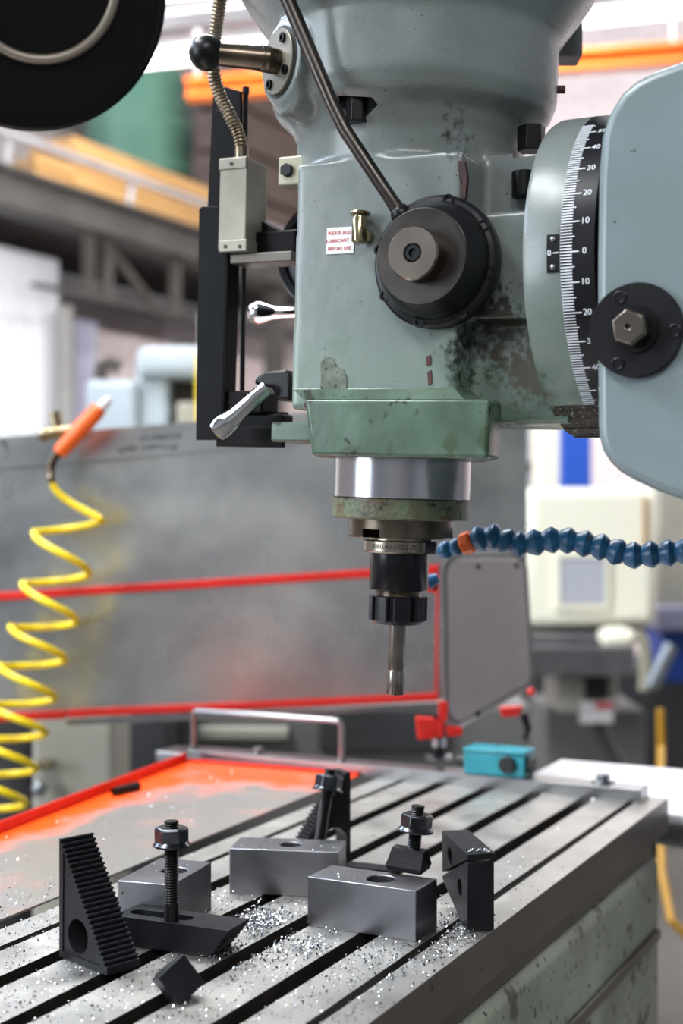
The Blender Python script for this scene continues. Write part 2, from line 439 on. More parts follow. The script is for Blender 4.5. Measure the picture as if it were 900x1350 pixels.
# green tank
YT = 5.58
a = onY(112, 150, YT); b = onY(247, 150, YT); cx = (a.x + b.x) / 2
rt = ((C(247, 150, (b - CAM).dot(FW)) - C(112, 150, (b - CAM).dot(FW))).length) / 2
tk = thing('storage_tank', 'green upright storage tank with stub legs on the mezzanine', 'tank', (cx, YT, DK))
put(MB().lathe([(.05, .18), (rt * .8, .2), (rt, .3), (rt, 1.5), (rt * .8, 1.62), (.05, 1.68)], 40, Matrix.Translation((cx, YT, DK)) ), 'shell', 'tank_green', tk)
for k in range(3):
    an = 2.4 + k * 2.1
    put(MB().cyl((cx + rt * .7 * math.cos(an), YT + rt * .7 * math.sin(an), DK + .001), (cx + rt * .7 * math.cos(an), YT + rt * .7 * math.sin(an), DK + .3), .05, 12), 'leg', 'tank_green', tk)
# brown stacked boxes behind the black bracket
bx0 = onY(252, 200, 4.92).x
for k in range(5):
    z0 = DK + k * .30 + .002
    B = MB().box((bx0 + .03 * (k % 2), 4.55, z0), (bx0 + 1.7, 4.92, z0 + .27)); tag(put(B, 'cardboard_box', 'brown_box', None, 0, .01), 'dark brown carton in the stack on the mezzanine, %s' % ('lowest', 'second from the bottom', 'third from the bottom', 'second from the top', 'topmost')[k], 'box', 'brown cartons on the mezzanine')
# conduit trunking and white sliding cabinet below mezzanine
p = ywall(120, 380, 4.94)
t_ = thing('cable_trunking', 'grey cable trunking running along the brick wall', 'trunking', (4.5, 4.8, p.z - .06))
put(MB().box((-1, 4.92, p.z - .05), (8.9, 4.99, p.z + .02)), 'channel', 'rail_grey', t_, 0, .005)
put(MB().box((-1, 4.91, p.z + .025), (8.9, 4.99, p.z + .04)), 'lid', 'white_sheet', t_, 0)
for k, (X0, X1, top) in enumerate(((None, 82, 262),)):
    a = ywall(-120, 300, 4.4); b = ywall(82, 300, 4.4); zt = ywall(40, 268, 4.4).z
    cb = thing('tall_cabinet', 'tall white sheet metal cabinet against the left wall', 'cabinet', ((a.x + b.x) / 2, 4.5, 0))
    put(MB().box((a.x, 4.42, 0), (b.x, 4.6, min(zt, DK - .25))), 'body', 'white_sheet', cb, 0, .01)
    q = ywall(18, 300, 4.4)
    put(MB().box((a.x + .02, 4.40, .1), (q.x, 4.42, zt - .5)), 'door', 'white_sheet', cb, 0, .006)
    put(MB().box((q.x + .02, 4.40, .1), (b.x - .02, 4.42, zt - .5)), 'door', 'white_sheet', cb, 0, .006)
a = ywall(86, 480, 4.3)
tag(put(MB().tube([(a.x, 4.3, 0), (a.x, 4.3, ywall(86, 405, 4.3).z)], .05, 12), 'downpipe', 'grey_mid'), 'dark grey upright pipe beside the white cabinet', 'pipe')
a = ywall(96, 480, 4.6); b = ywall(128, 480, 4.6)
sc = thing('strip_curtain', 'bluish plastic strip curtain hanging by the brick wall', 'curtain', ((a.x + b.x) / 2, 4.6, 0))
for k in range(5):
    w_ = (b.x - a.x) / 5
    put(MB().box((a.x + k * w_, 4.6 + .01 * (k % 2), .02), (a.x + k * w_ + w_ * .94, 4.605 + .01 * (k % 2), ywall(100, 420, 4.6).z)), 'strip', 'strip_blue', sc, 0)
# diagonal brace under the mezzanine
put(MB().tube([ywall(145, 330, 4.02), ywall(215, 420, 4.02)], .025, 10), 'brace', 'beam_dark', mz)

# light battens and orange crane rail, running across above the machine
def batten(p, q, label):
    M = axis_frame(p, q - p); Ln = (q - p).length
    M = frame(p, V((0, 0, 1)), q - p)
    o = thing('fluorescent_batten', label, 'light', M, 'fluorescent battens')
    put(MB().box((.04, -.03, 0), (.062, .03, Ln), M), 'housing', 'rail_grey', o, 0)
    put(MB().lathe([(.036, .03), (.036, Ln - .03)], 16, M), 'tube', 'tube_light', o)
    for s in (0, Ln - .03):
        put(MB().box((-.04, -.03, s), (.08, .03, s + .03), M), 'end_cap', 'white_sheet', o, 0)
    for s in (Ln * .2, Ln * .8):
        put(MB().cyl(M @ V((.12, 0, s)), M @ V((.12, 0, s)) + V((0, 0, .9)), .006, 6), 'hanger', 'rail_grey', o)
batten(C(150, 82, 5.6), C(372, 60, 5.6), 'glowing fluorescent batten behind the round black lamp')
batten(C(700, 31, 6.0), C(990, 0, 6.0), 'glowing fluorescent batten above the overarm')
cr = thing('crane_rail', 'orange overhead crane rail crossing behind the mill head', 'rail', C(575, 96, 6.8))
p, q = C(246, 119, 6.8), C(960, 67, 6.8); M = frame(p, V((0, 0, 1)), q - p); Ln = (q - p).length
for (a, b) in ((-.045, -.03), (.03, .045)): put(MB().box((a, -.06, 0), (b, .06, Ln), M), 'flange', 'orange_rail', cr, 0)
put(MB().box((-.03, -.05, 0), (.03, -.035, Ln), M), 'web', 'orange_rail', cr, 0)
for s in (Ln * .02, Ln * .52, Ln * .9):
    put(MB().cyl(M @ V((.03, 0, s)), M @ V((.03, 0, s)) + V((0, 0, 1.0)), .012, 8), 'hanger', 'rail_grey', cr)
du = thing('air_duct', 'grey ventilation duct above the green tank', 'duct', C(235, 25, 6.4))
put(MB().tube([C(150, 36, 6.4), C(420, 8, 6.4)], .045, 16), 'pipe', 'rail_grey', du)
put(MB().tube([C(150, 12, 6.5), C(420, -14, 6.5)], .03, 12), 'side_pipe', 'rail_grey', du)

# blue-grey machine behind the guard panel, left
mg = thing('surface_grinder', 'pale blue-grey machine with a dark recess behind the guard panel', 'machine', C(190, 1200, 4.2) * 1.0)
def cbox(px0, py0, px1, py1, Z, d):
    """box facing the camera: rectangle in pixels at depth Z, thickness d, with real corner points"""
    A = [C(px0, py0, Z), C(px1, py0, Z), C(px1, py1, Z), C(px0, py1, Z)]
    return MB().loft(A, [a + FW * d for a in A])
def cfloor(px0, py0, px1, Z, d):
    A = [C(px0, py0, Z), C(px1, py0, Z)]; A += [V((A[1].x, A[1].y, 0)), V((A[0].x, A[0].y, 0))]
    return MB().loft(A, [a + FW * d for a in A])
put(cfloor(112, 500, 180, 4.2, .6), 'body', 'machine_blue', mg, 0, .02)
put(cfloor(178, 468, 222, 4.25, .6), 'column', 'machine_blue', mg, 0, .02)
put(cbox(178, 455, 290, 497, 4.2, .55), 'wheel_head', 'machine_blue', mg, 0, .03)
put(cfloor(220, 495, 290, 4.35, .4), 'recess', 'machine_dark', mg, 0, .01)
put(cbox(232, 530, 285, 575, 4.15, .2), 'table', 'cabinet_grey', mg, 0, .01)
put(MB().tube([C(132, 500, 4.3), C(134, 482, 4.3), C(145, 478, 4.3), C(158, 484, 4.3)], .022, 10), 'hose', 'machine_dark', mg)
put(cbox(258, 464, 276, 560, 4.05, .08), 'side_guard', 'hose_yellow', mg, 0, .005)
put(cfloor(262, 415, 283, 4.9, .2), 'riser', 'grey_dark', mg, 0)

# far cream machine on the right
fm = thing('far_milling_machine', 'cream cabinet machine with a steel table beyond the blue coolant hose', 'machine', V(C(790, 900, 4.6).to_tuple()[:2] + (0,)))
put(cbox(694, 643, 866, 826, 4.4, .5), 'cabinet', 'cream', fm, .5, .03)
put(cbox(738, 735, 798, 797, 4.385, .03), 'window', 'window_grey', fm, 0, .006)
for bx in ((733, 728, 803, 735), (733, 797, 803, 803), (733, 735, 738, 797), (798, 735, 803, 797)):
    put(cbox(*bx, 4.38, .03), 'window_trim', 'cream', fm, 0)
put(cbox(848, 655, 853, 735, 4.385, .03), 'handle', 'wood', fm, 0, .004)
put(cbox(690, 826, 850, 838, 4.6, .4), 'underside', 'grey_dark', fm, 0)
put(cbox(680, 836, 790, 852, 4.3, .4), 'vice_bed', 'bar_steel', fm, 0, .01)
put(cbox(660, 853, 838, 891, 4.2, .35), 'table', 'bar_steel', fm, 0, .006)
put(cbox(792, 829, 842, 857, 4.25, .12), 'motor_cover', 'cream', fm, .5, .04)
put(MB().tube([C(838, 835, 4.2), C(848, 845, 4.2), C(851, 870, 4.2), C(848, 910, 4.2)], .018, 10), 'hose', 'cream_metal', fm)
put(cbox(735, 892, 815, 940, 4.4, .3), 'saddle', 'cabinet_grey', fm, 0, .01)
put(cbox(772, 893, 802, 922, 4.38, .04), 'lead_screw_cover', 'rubber', fm, 0, .005)
put(cfloor(720, 935, 850, 4.75, .4), 'pedestal', 'grey_mid', fm, 0, .01)
put(cbox(765, 925, 808, 953, 4.37, .02), 'rating_plate', 'label_white', fm, 0)
put(cbox(785, 926, 807, 935, 4.365, .006), 'plate_band', 'label_red', fm, 0)
put(MB().tube([C(858, 906, 4.1), C(885, 850, 4.1)], .022, 8), 'crank', 'pump_metal', fm)
put(MB().tube([C(790, 960, 4.4), C(835, 1040, 4.1)], .025, 8), 'drain_hose', 'rubber', fm)
cb = thing('grey_cabinet', 'tall dark grey cabinet behind the cream machine', 'cabinet', V(C(880, 900, 5.6).to_tuple()[:2] + (0,)))
put(cfloor(700, 880, 985, 5.6, .5), 'body', 'grey_dark', cb, 0, .01)
put(cbox(866, 640, 990, 830, 5.0, .5), 'upper_box', 'cabinet_grey', cb, 0, .01)
put(cbox(866, 800, 1000, 832, 4.9, .3), 'shelf', 'strip_blue', cb, 0, .01)
put(cbox(872, 832, 1000, 900, 5.2, .3), 'blue_drawer', 'blue_panel', cb, 0, .01)
tag(put(MB().tube([C(870, 935, 3.3), C(871, 985, 3.3), C(870, 1080, 3.1), C(872, 1150, 3.0), C(885, 1215, 2.9), C(925, 1250, 2.9)], .009, 10), 'yellow_pipe', 'yellow_pipe'), 'yellow pipe hanging behind the table end', 'pipe')
pl = thing('wall_column', 'cream painted column next to the blue board', 'column', V(C(722, 600, 7).to_tuple()[:2] + (0,)))
put(cfloor(704, 300, 742, 7.2, .3), 'shaft', 'cream', pl, 0, .01)
put(cfloor(694, 300, 703, 7.0, .1), 'conduit', 'rail_grey', pl, 0, .01)
put(cbox(693, 608, 703, 622, 6.95, .05), 'conduit_box', 'grey_dark', pl, 0, .01)
tag(put(cfloor(738, 540, 780, 6.6, .06), 'blue_board', 'blue_panel', None, 0, .01), 'upright blue board behind the cream machine', 'board')

# low furniture under the guard panel, left
cb = thing('tool_locker', 'grey steel locker with brass catch behind the yellow hose', 'locker', V(C(95, 1000, 2.5).to_tuple()[:2] + (0,)))
put(cfloor(42, 880, 150, 2.5, .2), 'body', 'cabinet_grey', cb, 0, .01)
put(cbox(45, 1005, 66, 1015, 2.46, .04), 'catch', 'brass', cb, 0, .004)
put(MB().sphere(C(52, 1040, 2.47), .014, 8), 'knob', 'pump_metal', cb)
cb = thing('dark_bench', 'dark grey bench behind the table end', 'bench', V(C(230, 1000, 2.9).to_tuple()[:2] + (0,)))
put(cfloor(154, 880, 225, 2.85, .2), 'side', 'grey_dark', cb, 0, .01)
put(cfloor(222, 930, 700, 3.0, .3), 'front_panel', 'grey_mid', cb, 0, .01)
put(cbox(420, 935, 590, 990, 2.98, .02), 'kick_plate', 'grey_dark', cb, 0, .004)
put(cbox(260, 960, 380, 975, 2.97, .03), 'drawer', 'cabinet_grey', cb, 0, .004)
cb = thing('oil_drum', 'dark drum at the left edge behind the yellow hose', 'drum', V(C(5, 1000, 2.7).to_tuple()[:2] + (0,)))
Mx = Matrix.Translation(V(C(-10, 1000, 2.8).to_tuple()[:2] + (0,)))
put(MB().lathe([(.08, .0), (.09, .01), (.09, .3), (.095, .31), (.09, .32), (.09, .6), (.095, .61), (.09, .62), (.09, .88), (.08, .9)], 32, Mx), 'shell', 'grey_dark', cb)
put(MB().lathe([(.03, .9), (.03, .915)], 16, Mx), 'cap', 'grey_mid', cb)

# =================================================================== machine table
XE = G(838, 1058).x                       # where the slots meet the cross bar
XT = G(881, 1052).x + .0                  # far end of the table
YB = G(881, 1052).y                       # back edge of the table
slots = [G(x, y).y for x, y in ((570, 1040), (637, 1045), (705, 1051), (767, 1057))]
s4 = G(767, 1057).y
PITCH = .0635
YS = [s4 + PITCH * k for k in range(4)]   # four slots
YF = YS[3] + (s4 - YB)                    # front edge
YG = [G(832, 1057).y, YS[3] + (s4 - G(832, 1057).y)]
X0 = -.62
tb = thing('machine_table', 'long steel milling table with parallel dark T slots', 'table', (0, (YB + YF) / 2, TZ - .040))
def profile():
    sw = .0085; gw = .004
    cuts = [(YG[0] - gw, YG[0] + gw, .007, 0)] + [(y - sw, y + sw, .02, 1) for y in YS] + [(YG[1] - gw, YG[1] + gw, .007, 0)]
    pts = [(YB, TZ - .040), (YB, TZ)]
    for a, b, d, tt in cuts:
        if tt:
            w = .007
            pts += [(a, TZ), (a, TZ - d), (a - w, TZ - d), (a - w, TZ - d - .012), (b + w, TZ - d - .012), (b + w, TZ - d), (b, TZ - d), (b, TZ)]
        else: pts += [(a, TZ), (a, TZ - d), (b, TZ - d), (b, TZ)]
    pts += [(YF, TZ), (YF, TZ - .040)]
    return pts
Mp = Matrix(((0, 0, 1, 0), (1, 0, 0, 0), (0, 1, 0, 0), (0, 0, 0, 1)))    # (y,z,x) -> world
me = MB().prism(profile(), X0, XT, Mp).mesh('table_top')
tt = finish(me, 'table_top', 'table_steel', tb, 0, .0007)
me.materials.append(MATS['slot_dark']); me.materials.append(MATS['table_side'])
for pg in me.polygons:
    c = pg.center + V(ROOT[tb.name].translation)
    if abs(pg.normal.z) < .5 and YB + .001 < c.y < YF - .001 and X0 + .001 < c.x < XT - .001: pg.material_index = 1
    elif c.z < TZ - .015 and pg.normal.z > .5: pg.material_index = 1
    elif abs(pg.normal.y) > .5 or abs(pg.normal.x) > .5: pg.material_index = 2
# lower ways, saddle and knee
put(MB().box((X0 + .05, YB + .014, TZ - .066), (XT - .02, YF - .012, TZ - .0405)), 'lower_way', 'table_side', tb, 0, .002)
sx = onY(870, 1150, YB + .008).x
sd = thing('machine_saddle', 'grimy pale green cast saddle beneath the milling table', 'saddle', (.1, .1, .55))
put(MB().box((X0 + .1, YB + .008, TZ - .30), (sx, YF - .03, TZ - .0665)), 'casting', 'saddle_paint', sd, .5, .012, 3)
sx2 = onY(846, 1260, YB + .02).x
me = cut(MB().box((X0 + .1, YB + .02, .0), (sx2, YF - .06, TZ - .301)), [MB().box((.12, YB - .1, .58), (sx2 - .06, YB + .12, .625))])
finish(me, 'knee', 'saddle_paint', sd, .5, .01)
put(MB().box((X0 + .1, YB + .002, TZ - .16), (sx - .02, YB + .0075, TZ - .148)), 'gib_strip', 'table_side', sd, 0, .002)
# lead screw end with crank boss at the table end
ls = thing('lead_screw_shaft', 'grey ball crank shaft sticking out of the table end', 'shaft', (XT, YB + .1, TZ - .1))
pa = V((XT + .001, YB + .06, TZ - .078)); 
put(MB().cyl(pa, pa + V((.06, 0, 0)), .032, 24), 'bearing_boss', 'slot_dark', ls, .6, .002)
put(MB().cyl(pa + V((.06, 0, 0)), pa + V((.16, 0, 0)), .017, 20), 'shaft', 'pump_metal', ls, .6, .002)
put(MB().tube([pa + V((.15, .0, 0)), pa + V((.16, -.13, -.01)), pa + V((.165, -.16, -.012))], [.014, .011, .016], 14), 'crank_arm', 'pump_metal', ls)

# cross bar clamped over the table end, with its nuts
zb = .015
bar = thing('cross_bar', 'grey steel bar clamped across the end of the table', 'bar', (XE, .15, TZ))
yb1 = G(845, 1058).y; yb0 = onX(246, 980, XE).y
put(MB().box((XE, yb1, TZ), (XE + .038, yb0, TZ + zb)), 'flat_bar', 'bar_steel', bar, 0, .001)
for (px, py) in ((795, 1031),):
    q = GZ(px, py, TZ + zb)
    put(MB().lathe([(.014, 0), (.014, .002)], 24, Matrix.Translation(q)), 'washer', 'bar_steel', bar, .6, .0004)
    put(MB().lathe([(.0085, .002), (.0085, .010)], 6, Matrix.Translation(q)), 'hex_nut', 'pump_metal', bar, 0, .0008)
q = V((XE + .02, onX(340, 975, XE + .02).y, TZ + zb))
put(MB().lathe([(.007, 0), (.007, .007), (.004, .008)], 20, Matrix.Translation(q)), 'cap_screw', 'pump_metal', bar)
put(MB().box((XE - .002, yb0 + .0005, TZ - .004), (XE + .05, yb0 + .05, TZ + .010)), 'end_stop', 'bar_steel', bar, 0, .002)
# U handle
q0 = V((XE + .016, onX(255, 980, XE + .016).y, TZ + zb)); q1 = V((XE + .016, onX(450, 1003, XE + .016).y, TZ + zb))
hl = thing('pull_handle', 'grey bent rod handle standing on the cross bar', 'handle', (q0 + q1) / 2)
hh = .052; dr = (q1 - q0).normalized()
pts = [q0, q0 + UP * (hh - .008)] + [q0 + UP * (hh - .008 + .008 * math.sin(a)) + dr * (.008 - .008 * math.cos(a)) for a in (PI / 6, PI / 3, PI / 2)]
pts += [q1 + UP * (hh - .008 + .008 * math.sin(a)) - dr * (.008 - .008 * math.cos(a)) for a in (PI / 2, PI / 3, PI / 6)] + [q1 + UP * (hh - .008), q1]
put(MB().tube(pts, .0038, 12), 'grip', 'bar_steel', hl)
for q in (q0, q1): put(MB().lathe([(.007, 0), (.007, .003)], 20, Matrix.Translation(q)), 'foot', 'bar_steel', hl)

# chip tray: red edged sheet over the front of the table
ty = GZ(0, 1212, TZ + .003)
E0 = GZ(495, 1013, TZ + .003); E1 = GZ(0, 1213, TZ + .003); dE = (E1 - E0).normalized(); E0 = E0 + dE * .014; E2 = E0 + dE * 1.1
L0 = GZ(272, 996, TZ + .003); L1 = GZ(0, 1101, TZ + .003); dL = (L1 - L0).normalized(); L0 = L0 + dL * .012; L2 = L0 + dL * 1.1
sh_ = max(0, max(E0.x, L0.x) + .005 - XE)
for q_ in (E0, E2, L0, L2): q_.x -= sh_
print('TRAY SHIFT', sh_)
tr = thing('chip_tray', 'red and orange painted sheet metal tray with worn grey middle', 'tray', (E0 + L1) / 2)
bm = bmesh.new(); nx, ny = 60, 30; grid = []
lay = bm.verts.layers.float.new('wear')
for i in range(nx + 1):
    row = []
    for j in range(ny + 1):
        u, v = i / nx, j / ny
        a = E0.lerp(E2, u); b = L0.lerp(L2, u); p = a.lerp(b, v)
        vt = bm.verts.new(p)
        d_end = u * 1.1; d_lip = (1 - v) * (a - b).length
        k = min(d_end / .20 * (1.15 - .4 * v), d_lip / (.04 + .12 * math.exp(-d_end / .3)))
        vt[lay] = max(0, min(1, k)) * .62 + .12
        row.append(vt)
    grid.append(row)
for i in range(nx):
    for j in range(ny): bm.faces.new((grid[i][j], grid[i][j + 1], grid[i + 1][j + 1], grid[i + 1][j]))
r = bmesh.ops.extrude_face_region(bm, geom=bm.faces[:])
for v in r['geom']:
    if isinstance(v, bmesh.types.BMVert): v.co.z -= .002
bmesh.ops.recalc_face_normals(bm, faces=bm.faces)
me = bpy.data.meshes.new('sheet'); bm.to_mesh(me); bm.free()
finish(me, 'sheet', 'tray_paint', tr, 0, 0)
out = V((0, 0, 1)).cross(dL); out = -out if out.y < 0 else out
def lipbox(a, b, w, h, o):
    A = [a, b, b + o * w, a + o * w]; return MB().loft([p + V((0, 0, -.002)) for p in A], [p + UP * h for p in A])
put(lipbox(L0, L2, .003, .012, out), 'side_lip', 'guard_red', tr, 0, .0005)
put(lipbox(L0, E0 + (E0 - L0).normalized() * 0, .003, .004, V((1, 0, 0))), 'end_lip', 'guard_red', tr, 0, .0005)
# bent black roll pin on the tray
a = GZ(150, 1044, TZ + .008); b = GZ(182, 1036, TZ + .008)
tag(put(MB().tube([a, a.lerp(b, .5), b], [.0052, .005, .005], 14), 'dowel_pin', 'stud_black'), 'short black pin lying on the red tray by its lip', 'pin')

# =================================================================== milling head
NOD = math.radians(1.9)
HM = Matrix.Translation((0, 0, CZ)) @ Matrix.Rotation(NOD, 4, 'X')
hd = thing('milling_machine', 'grey-green milling machine with feed lever hub, degree scale and overarm', 'machine', HM)
def H(x, y, z): return HM @ V((x, y, z))
XB = -.095; Y0 = onX(386, 400, XB, HM).y; Y1 = onX(606, 300, XB, HM).y
SWZ = .1855
# casting blended from overlapping volumes
B = MB()
B.box((XB, Y1, .080), (.085, Y0, .280), HM)
prof = [(.001, .25), (.092, .25), (.0935, .285), (.096, .305), (.103, .320), (.116, .331), (.1215, .344), (.122, .392), (.1225, .3945), (.124, .396), (.150, .433), (.153, .44), (.153, .50), (.001, .50)]
B.lathe(prof, 96, HM)
B.box((-.05, -.02, .09), (.085, .072, .278), HM)
B.box((-.080, -.165, .150), (.09, -.07, .234), HM)        # shoulder behind the hub
B.box((-.058, -.165, .072), (.06, -.07, .16), HM)         # recess under it
B.box((-.045, -.165, .23), (.09, -.07, .287), HM)         # recess above it
bd = V((-.83, .55, 0)).normalized()
bz = .360
def HB(p): return HM @ V(p)
B.cyl(HB(bd * .05 + V((0, 0, bz))), HB(bd * .1285 + V((0, 0, bz))), .034, 40)
B.cyl(HB(bd * .06 + V((0, 0, .335))), HB(bd * .121 + V((0, 0, .345))), .027, 32)
B.box((-.052, .05, .27), (.03, .085, .325), HM)            # front pad of the neck
me = B.mesh('casting')
def mods(o):
    r = o.modifiers.new('r', 'REMESH'); r.mode = 'VOXEL'; r.voxel_size = .0026
    s = o.modifiers.new('s', 'SMOOTH'); s.factor = .5; s.iterations = 7
me = baked(me, mods)
class Raw:
    def __init__(s, m): s.m = m
    def mesh(s, n): return s.m
def pocket(pts, z0, z1): return MB().loft([C(x, y, z0) for x, y in pts], [C(x, y, z1) for x, y in pts])
me = cut(Raw(me), [pocket([(446, 126), (490, 128), (498, 138), (484, 152), (474, 163), (448, 160)], 1.05, 1.135), pocket([(672, 172), (725, 168), (735, 190), (722, 203), (676, 208)], 1.03, 1.155)])
finish(me, 'casting', 'paint', hd, .7, 0)
# base flange of the head: oily green
XF = XB - .005
bl = onX(411, 600, XF, HM); bu = onX(401, 545, XF, HM); br = onX(642, 604, XF, HM); X1 = onY(658, 604, br.y, HM).x
BZ0 = .0425; BZ1 = .088
B = MB().loft([H(x, y, BZ0) for x, y in ((XF, bl.y), (XF, br.y), (X1, br.y), (.03, -.065), (.05, -.03), (.05, .04), (.02, .062), (-.04, .062))], [H(x, y, BZ1) for x, y in ((XF, bu.y), (XF, br.y), (X1, br.y), (.03, -.065), (.05, -.03), (.05, .045), (.02, .068), (-.04, .068))])
put(B, 'base_flange', 'paint_oily', hd, .5, .003, 3)
put(MB().loft([H(x, y, BZ1 - .001) for x, y in ((XF + .001, bu.y - .001), (XF + .001, -.095), (.05, -.095), (.05, .062))], [H(x, y, BZ1 + .009) for x, y in ((XB - .0004, Y0 - .001), (XB - .0004, -.085), (.05, -.085), (.05, .062))]), 'base_chamfer', 'paint_oily', hd, .5, .001)
# green lug with bracket at the front
a = onX(357, 556, -.05, HM); b = onX(418, 583, -.05, HM)
put(MB().box((-.05, b.y, b.z), (.0, a.y, a.z), HM), 'front_lug', 'paint_oily', hd, 0, .002)
# quill
put(MB().lathe([(.0585, .0095), (.0585, .05)], 96, HM), 'quill', 'quill_chrome', hd, .6, .0008)
put(MB().lathe([(.055, .0095), (.0586, .009), (.0588, -.0065), (.057, -.008), (.03, -.008)], 96, HM), 'quill_collar', 'grimy_green', hd, .6)
me = cut(MB().lathe([(.02, -.0075), (.0448, -.0078), (.045, -.0225), (.044, -.0238), (.02, -.0238)], 72, HM),
         [MB().box((-.06, -.0085 - .0, -.03), (-.02, .0085, -.0165), HM @ Matrix.Rotation(math.radians(-9.5), 4, 'Z')), MB().box((-.06, -.0085, -.03), (-.02, .0085, -.0165), HM @ Matrix.Rotation(math.radians(170.5), 4, 'Z'))])
finish(me, 'spindle_nose', 'spindle_steel', hd, .5, .0005)

# hub of the quill feed lever
hc = onX(578, 347, XB, HM)
HF = HM @ frame(hc, V((0, 0, 1)), V((-1, 0, 0)))
hub = put(MB().lathe([(.02, -.002), (.0512, -.002), (.0515, .007), (.049, .0095), (.0455, .0105), (.0445, .018), (.043, .022), (.0375, .0325), (.0365, .0335), (.02, .0336)], 80, HF), 'lever_hub', 'black_oxide', hd, .5, .0006)
put(MB().lathe([(.015, .0335), (.0362, .0335), (.0362, .0342), (.015, .0344)], 64, HF), 'hub_face', 'hub_steel', hub)
put(MB().lathe([(.004, .034), (.0205, .034), (.0205, .0495), (.0192, .051), (.0075, .051), (.0068, .0502), (.0066, .047), (.001, .047)], 64, HF), 'centre_knob', 'knob_steel', hub, .5)
put(MB().lathe([(.001, .047), (.0064, .047), (.0064, .0495), (.0058, .0503), (.0034, .0503), (.0032, .048), (.001, .048)], 24, HF), 'socket_screw', 'black_oxide', hub)
for k in range(8):
    a = math.radians(-72 + 45 * k + 14)
    q = HF @ Matrix.Translation((.0475 * math.cos(a), .0475 * math.sin(a), 0))
    put(MB().lathe([(.0002, .0085), (.0045, .0085), (.0045, .0108), (.003, .0108), (.003, .0095), (.0002, .0095)], 16, q), 'flange_hole_disc', 'stud_black', hub)  # raised black disc standing in for a dark hole in the flange
# lever rod
a = onX(524, 277, XB - .024, HM); 
rod = [HM @ onX(x, y, X, HM) for x, y, X in ((529, 283, XB - .022), (516, 264, XB - .026), (488, 222, XB - .03), (455, 172, XB - .034), (438, 138, XB - .037), (410, 72, XB - .042), (376, -8, XB - .05), (346, -80, XB - .056))]
put(MB().tube(rod, [.0062, .0054, .0054, .0055, .0055, .0058, .006, .006], 20), 'feed_lever', 'hub_steel', hd)
put(MB().sphere(rod[0], .0085, 12), 'lever_socket', 'black_oxide', hd)
# oil cup
oc = onX(474, 300, XB - .010, HM)
def vert_lathe(o, prof, n=28): return MB().lathe(prof, n, HM @ Matrix.Translation(o))
cupp = put(vert_lathe(oc, [(.004, -.0125), (.0062, -.011), (.0062, .0065), (.0056, .0075), (.0056, .0095), (.002, .0095)]), 'oil_cup', 'brass', hd)
put(vert_lathe(oc, [(.002, .0095), (.0078, .0098), (.0082, .0112), (.0076, .0125), (.002, .0132)]), 'cup_lid', 'brass', cupp)
oe = onX(486, 312, XB, HM)
put(MB().cyl(HM @ V((XB - .010, oc.y - .004, oc.z - .007)), HM @ V((XB + .001, oe.y, oe.z)), .0052, 16), 'cup_elbow', 'brass', cupp)
# lubricant label
la = onX(448.5, 317, XB - .0006, HM)
LM = HM @ frame(la, V((0, -1, 0)), V((-1, 0, 0)))
l_ = put(MB().box((-.0122, -.0106, -.0003), (.0122, .0106, .0003), LM), 'lubricant_label', 'label_white', hd, 0, label='white plate reading PLEASE ADD LUBRICANT BEFORE USE in red')
for k, tx in enumerate(('PLEASE ADD', 'LUBRICANT', 'BEFORE USE')):
    put_text(tx, .0038, LM @ Matrix.Translation((-.0006 - (.0016 if k == 1 else 0), .006 - .0062 * k, .0004)), 'label_red', l_, 'lettering')
# paint wear
def patch(pts, X, m, off=.0012):
    q = [onX(x, y, X - off, HM) for x, y in pts]
    return MB().loft([HM @ V((p.x, p.y, p.z)) for p in q], [HM @ V((p.x + off + .004, p.y, p.z)) for p in q])
put(patch([(421, 532), (423, 498), (422, 478), (430, 470), (439, 473), (444, 484), (453, 488), (457, 500), (455, 526), (448, 533), (434, 530)], XB, 'x', .0007), 'bare_patch', 'bare_patch', hd, 0)
put(patch([(421, 528), (432, 517), (444, 524), (452, 519), (455, 533), (423, 535)], XB, 'x', .001), 'primer_patch', 'red_primer', hd, 0)
put(patch([(603, 212), (612, 212), (615, 232), (613, 262), (608, 262), (609, 238), (604, 226)], XB, 'x', .0009), 'primer_patch', 'red_primer', hd, 0)
for pts in ([(561, 470), (567, 468), (568, 480), (562, 482)], [(563, 490), (568, 488), (569, 505), (564, 508)], [(560, 515), (568, 512), (569, 528), (558, 530)], [(400, 531), (414, 528), (418, 536), (402, 538)]):
    put(patch(pts, XB, 'x', .0009), 'primer_patch', 'red_primer', hd, 0)
# oval core plug on the lower side
# speed change shaft on the boss
PM = HM @ axis_frame(bd * .1275 + V((0, 0, bz)), bd)
plate = put(MB().lathe([(.001, -.002), (.0262, -.002), (.0262, .0035), (.0255, .0042), (.001, .0042)], 48, PM), 'shaft_plate', 'switch_grey', hd)
put(MB().lathe([(.026, -.001), (.0285, -.001), (.0285, .0015), (.026, .0015)], 48, PM, True), 'plate_seal', 'rubber', plate)
for k in range(4):
    a = math.radians(45 + 90 * k + 12)
    put(MB().lathe([(.001, .004), (.0042, .004), (.0042, .0062), (.0022, .0062), (.0022, .005), (.001, .005)], 14, PM @ Matrix.Translation((.0195 * math.cos(a), .0195 * math.sin(a), 0))), 'cap_screw', 'stud_black', plate)
sh = put(MB().lathe([(.001, .004), (.0105, .004), (.0105, .019), (.010, .020), (.001, .020)], 36, PM), 'shift_shaft', 'spindle_steel', hd)
sv = bd.cross(UP)
lat = V((.25, .95, .0)).normalized()
s0 = bd * (.1275 + .018) + V((0, 0, bz)); s1 = s0 + V((-.016, .030, .002))
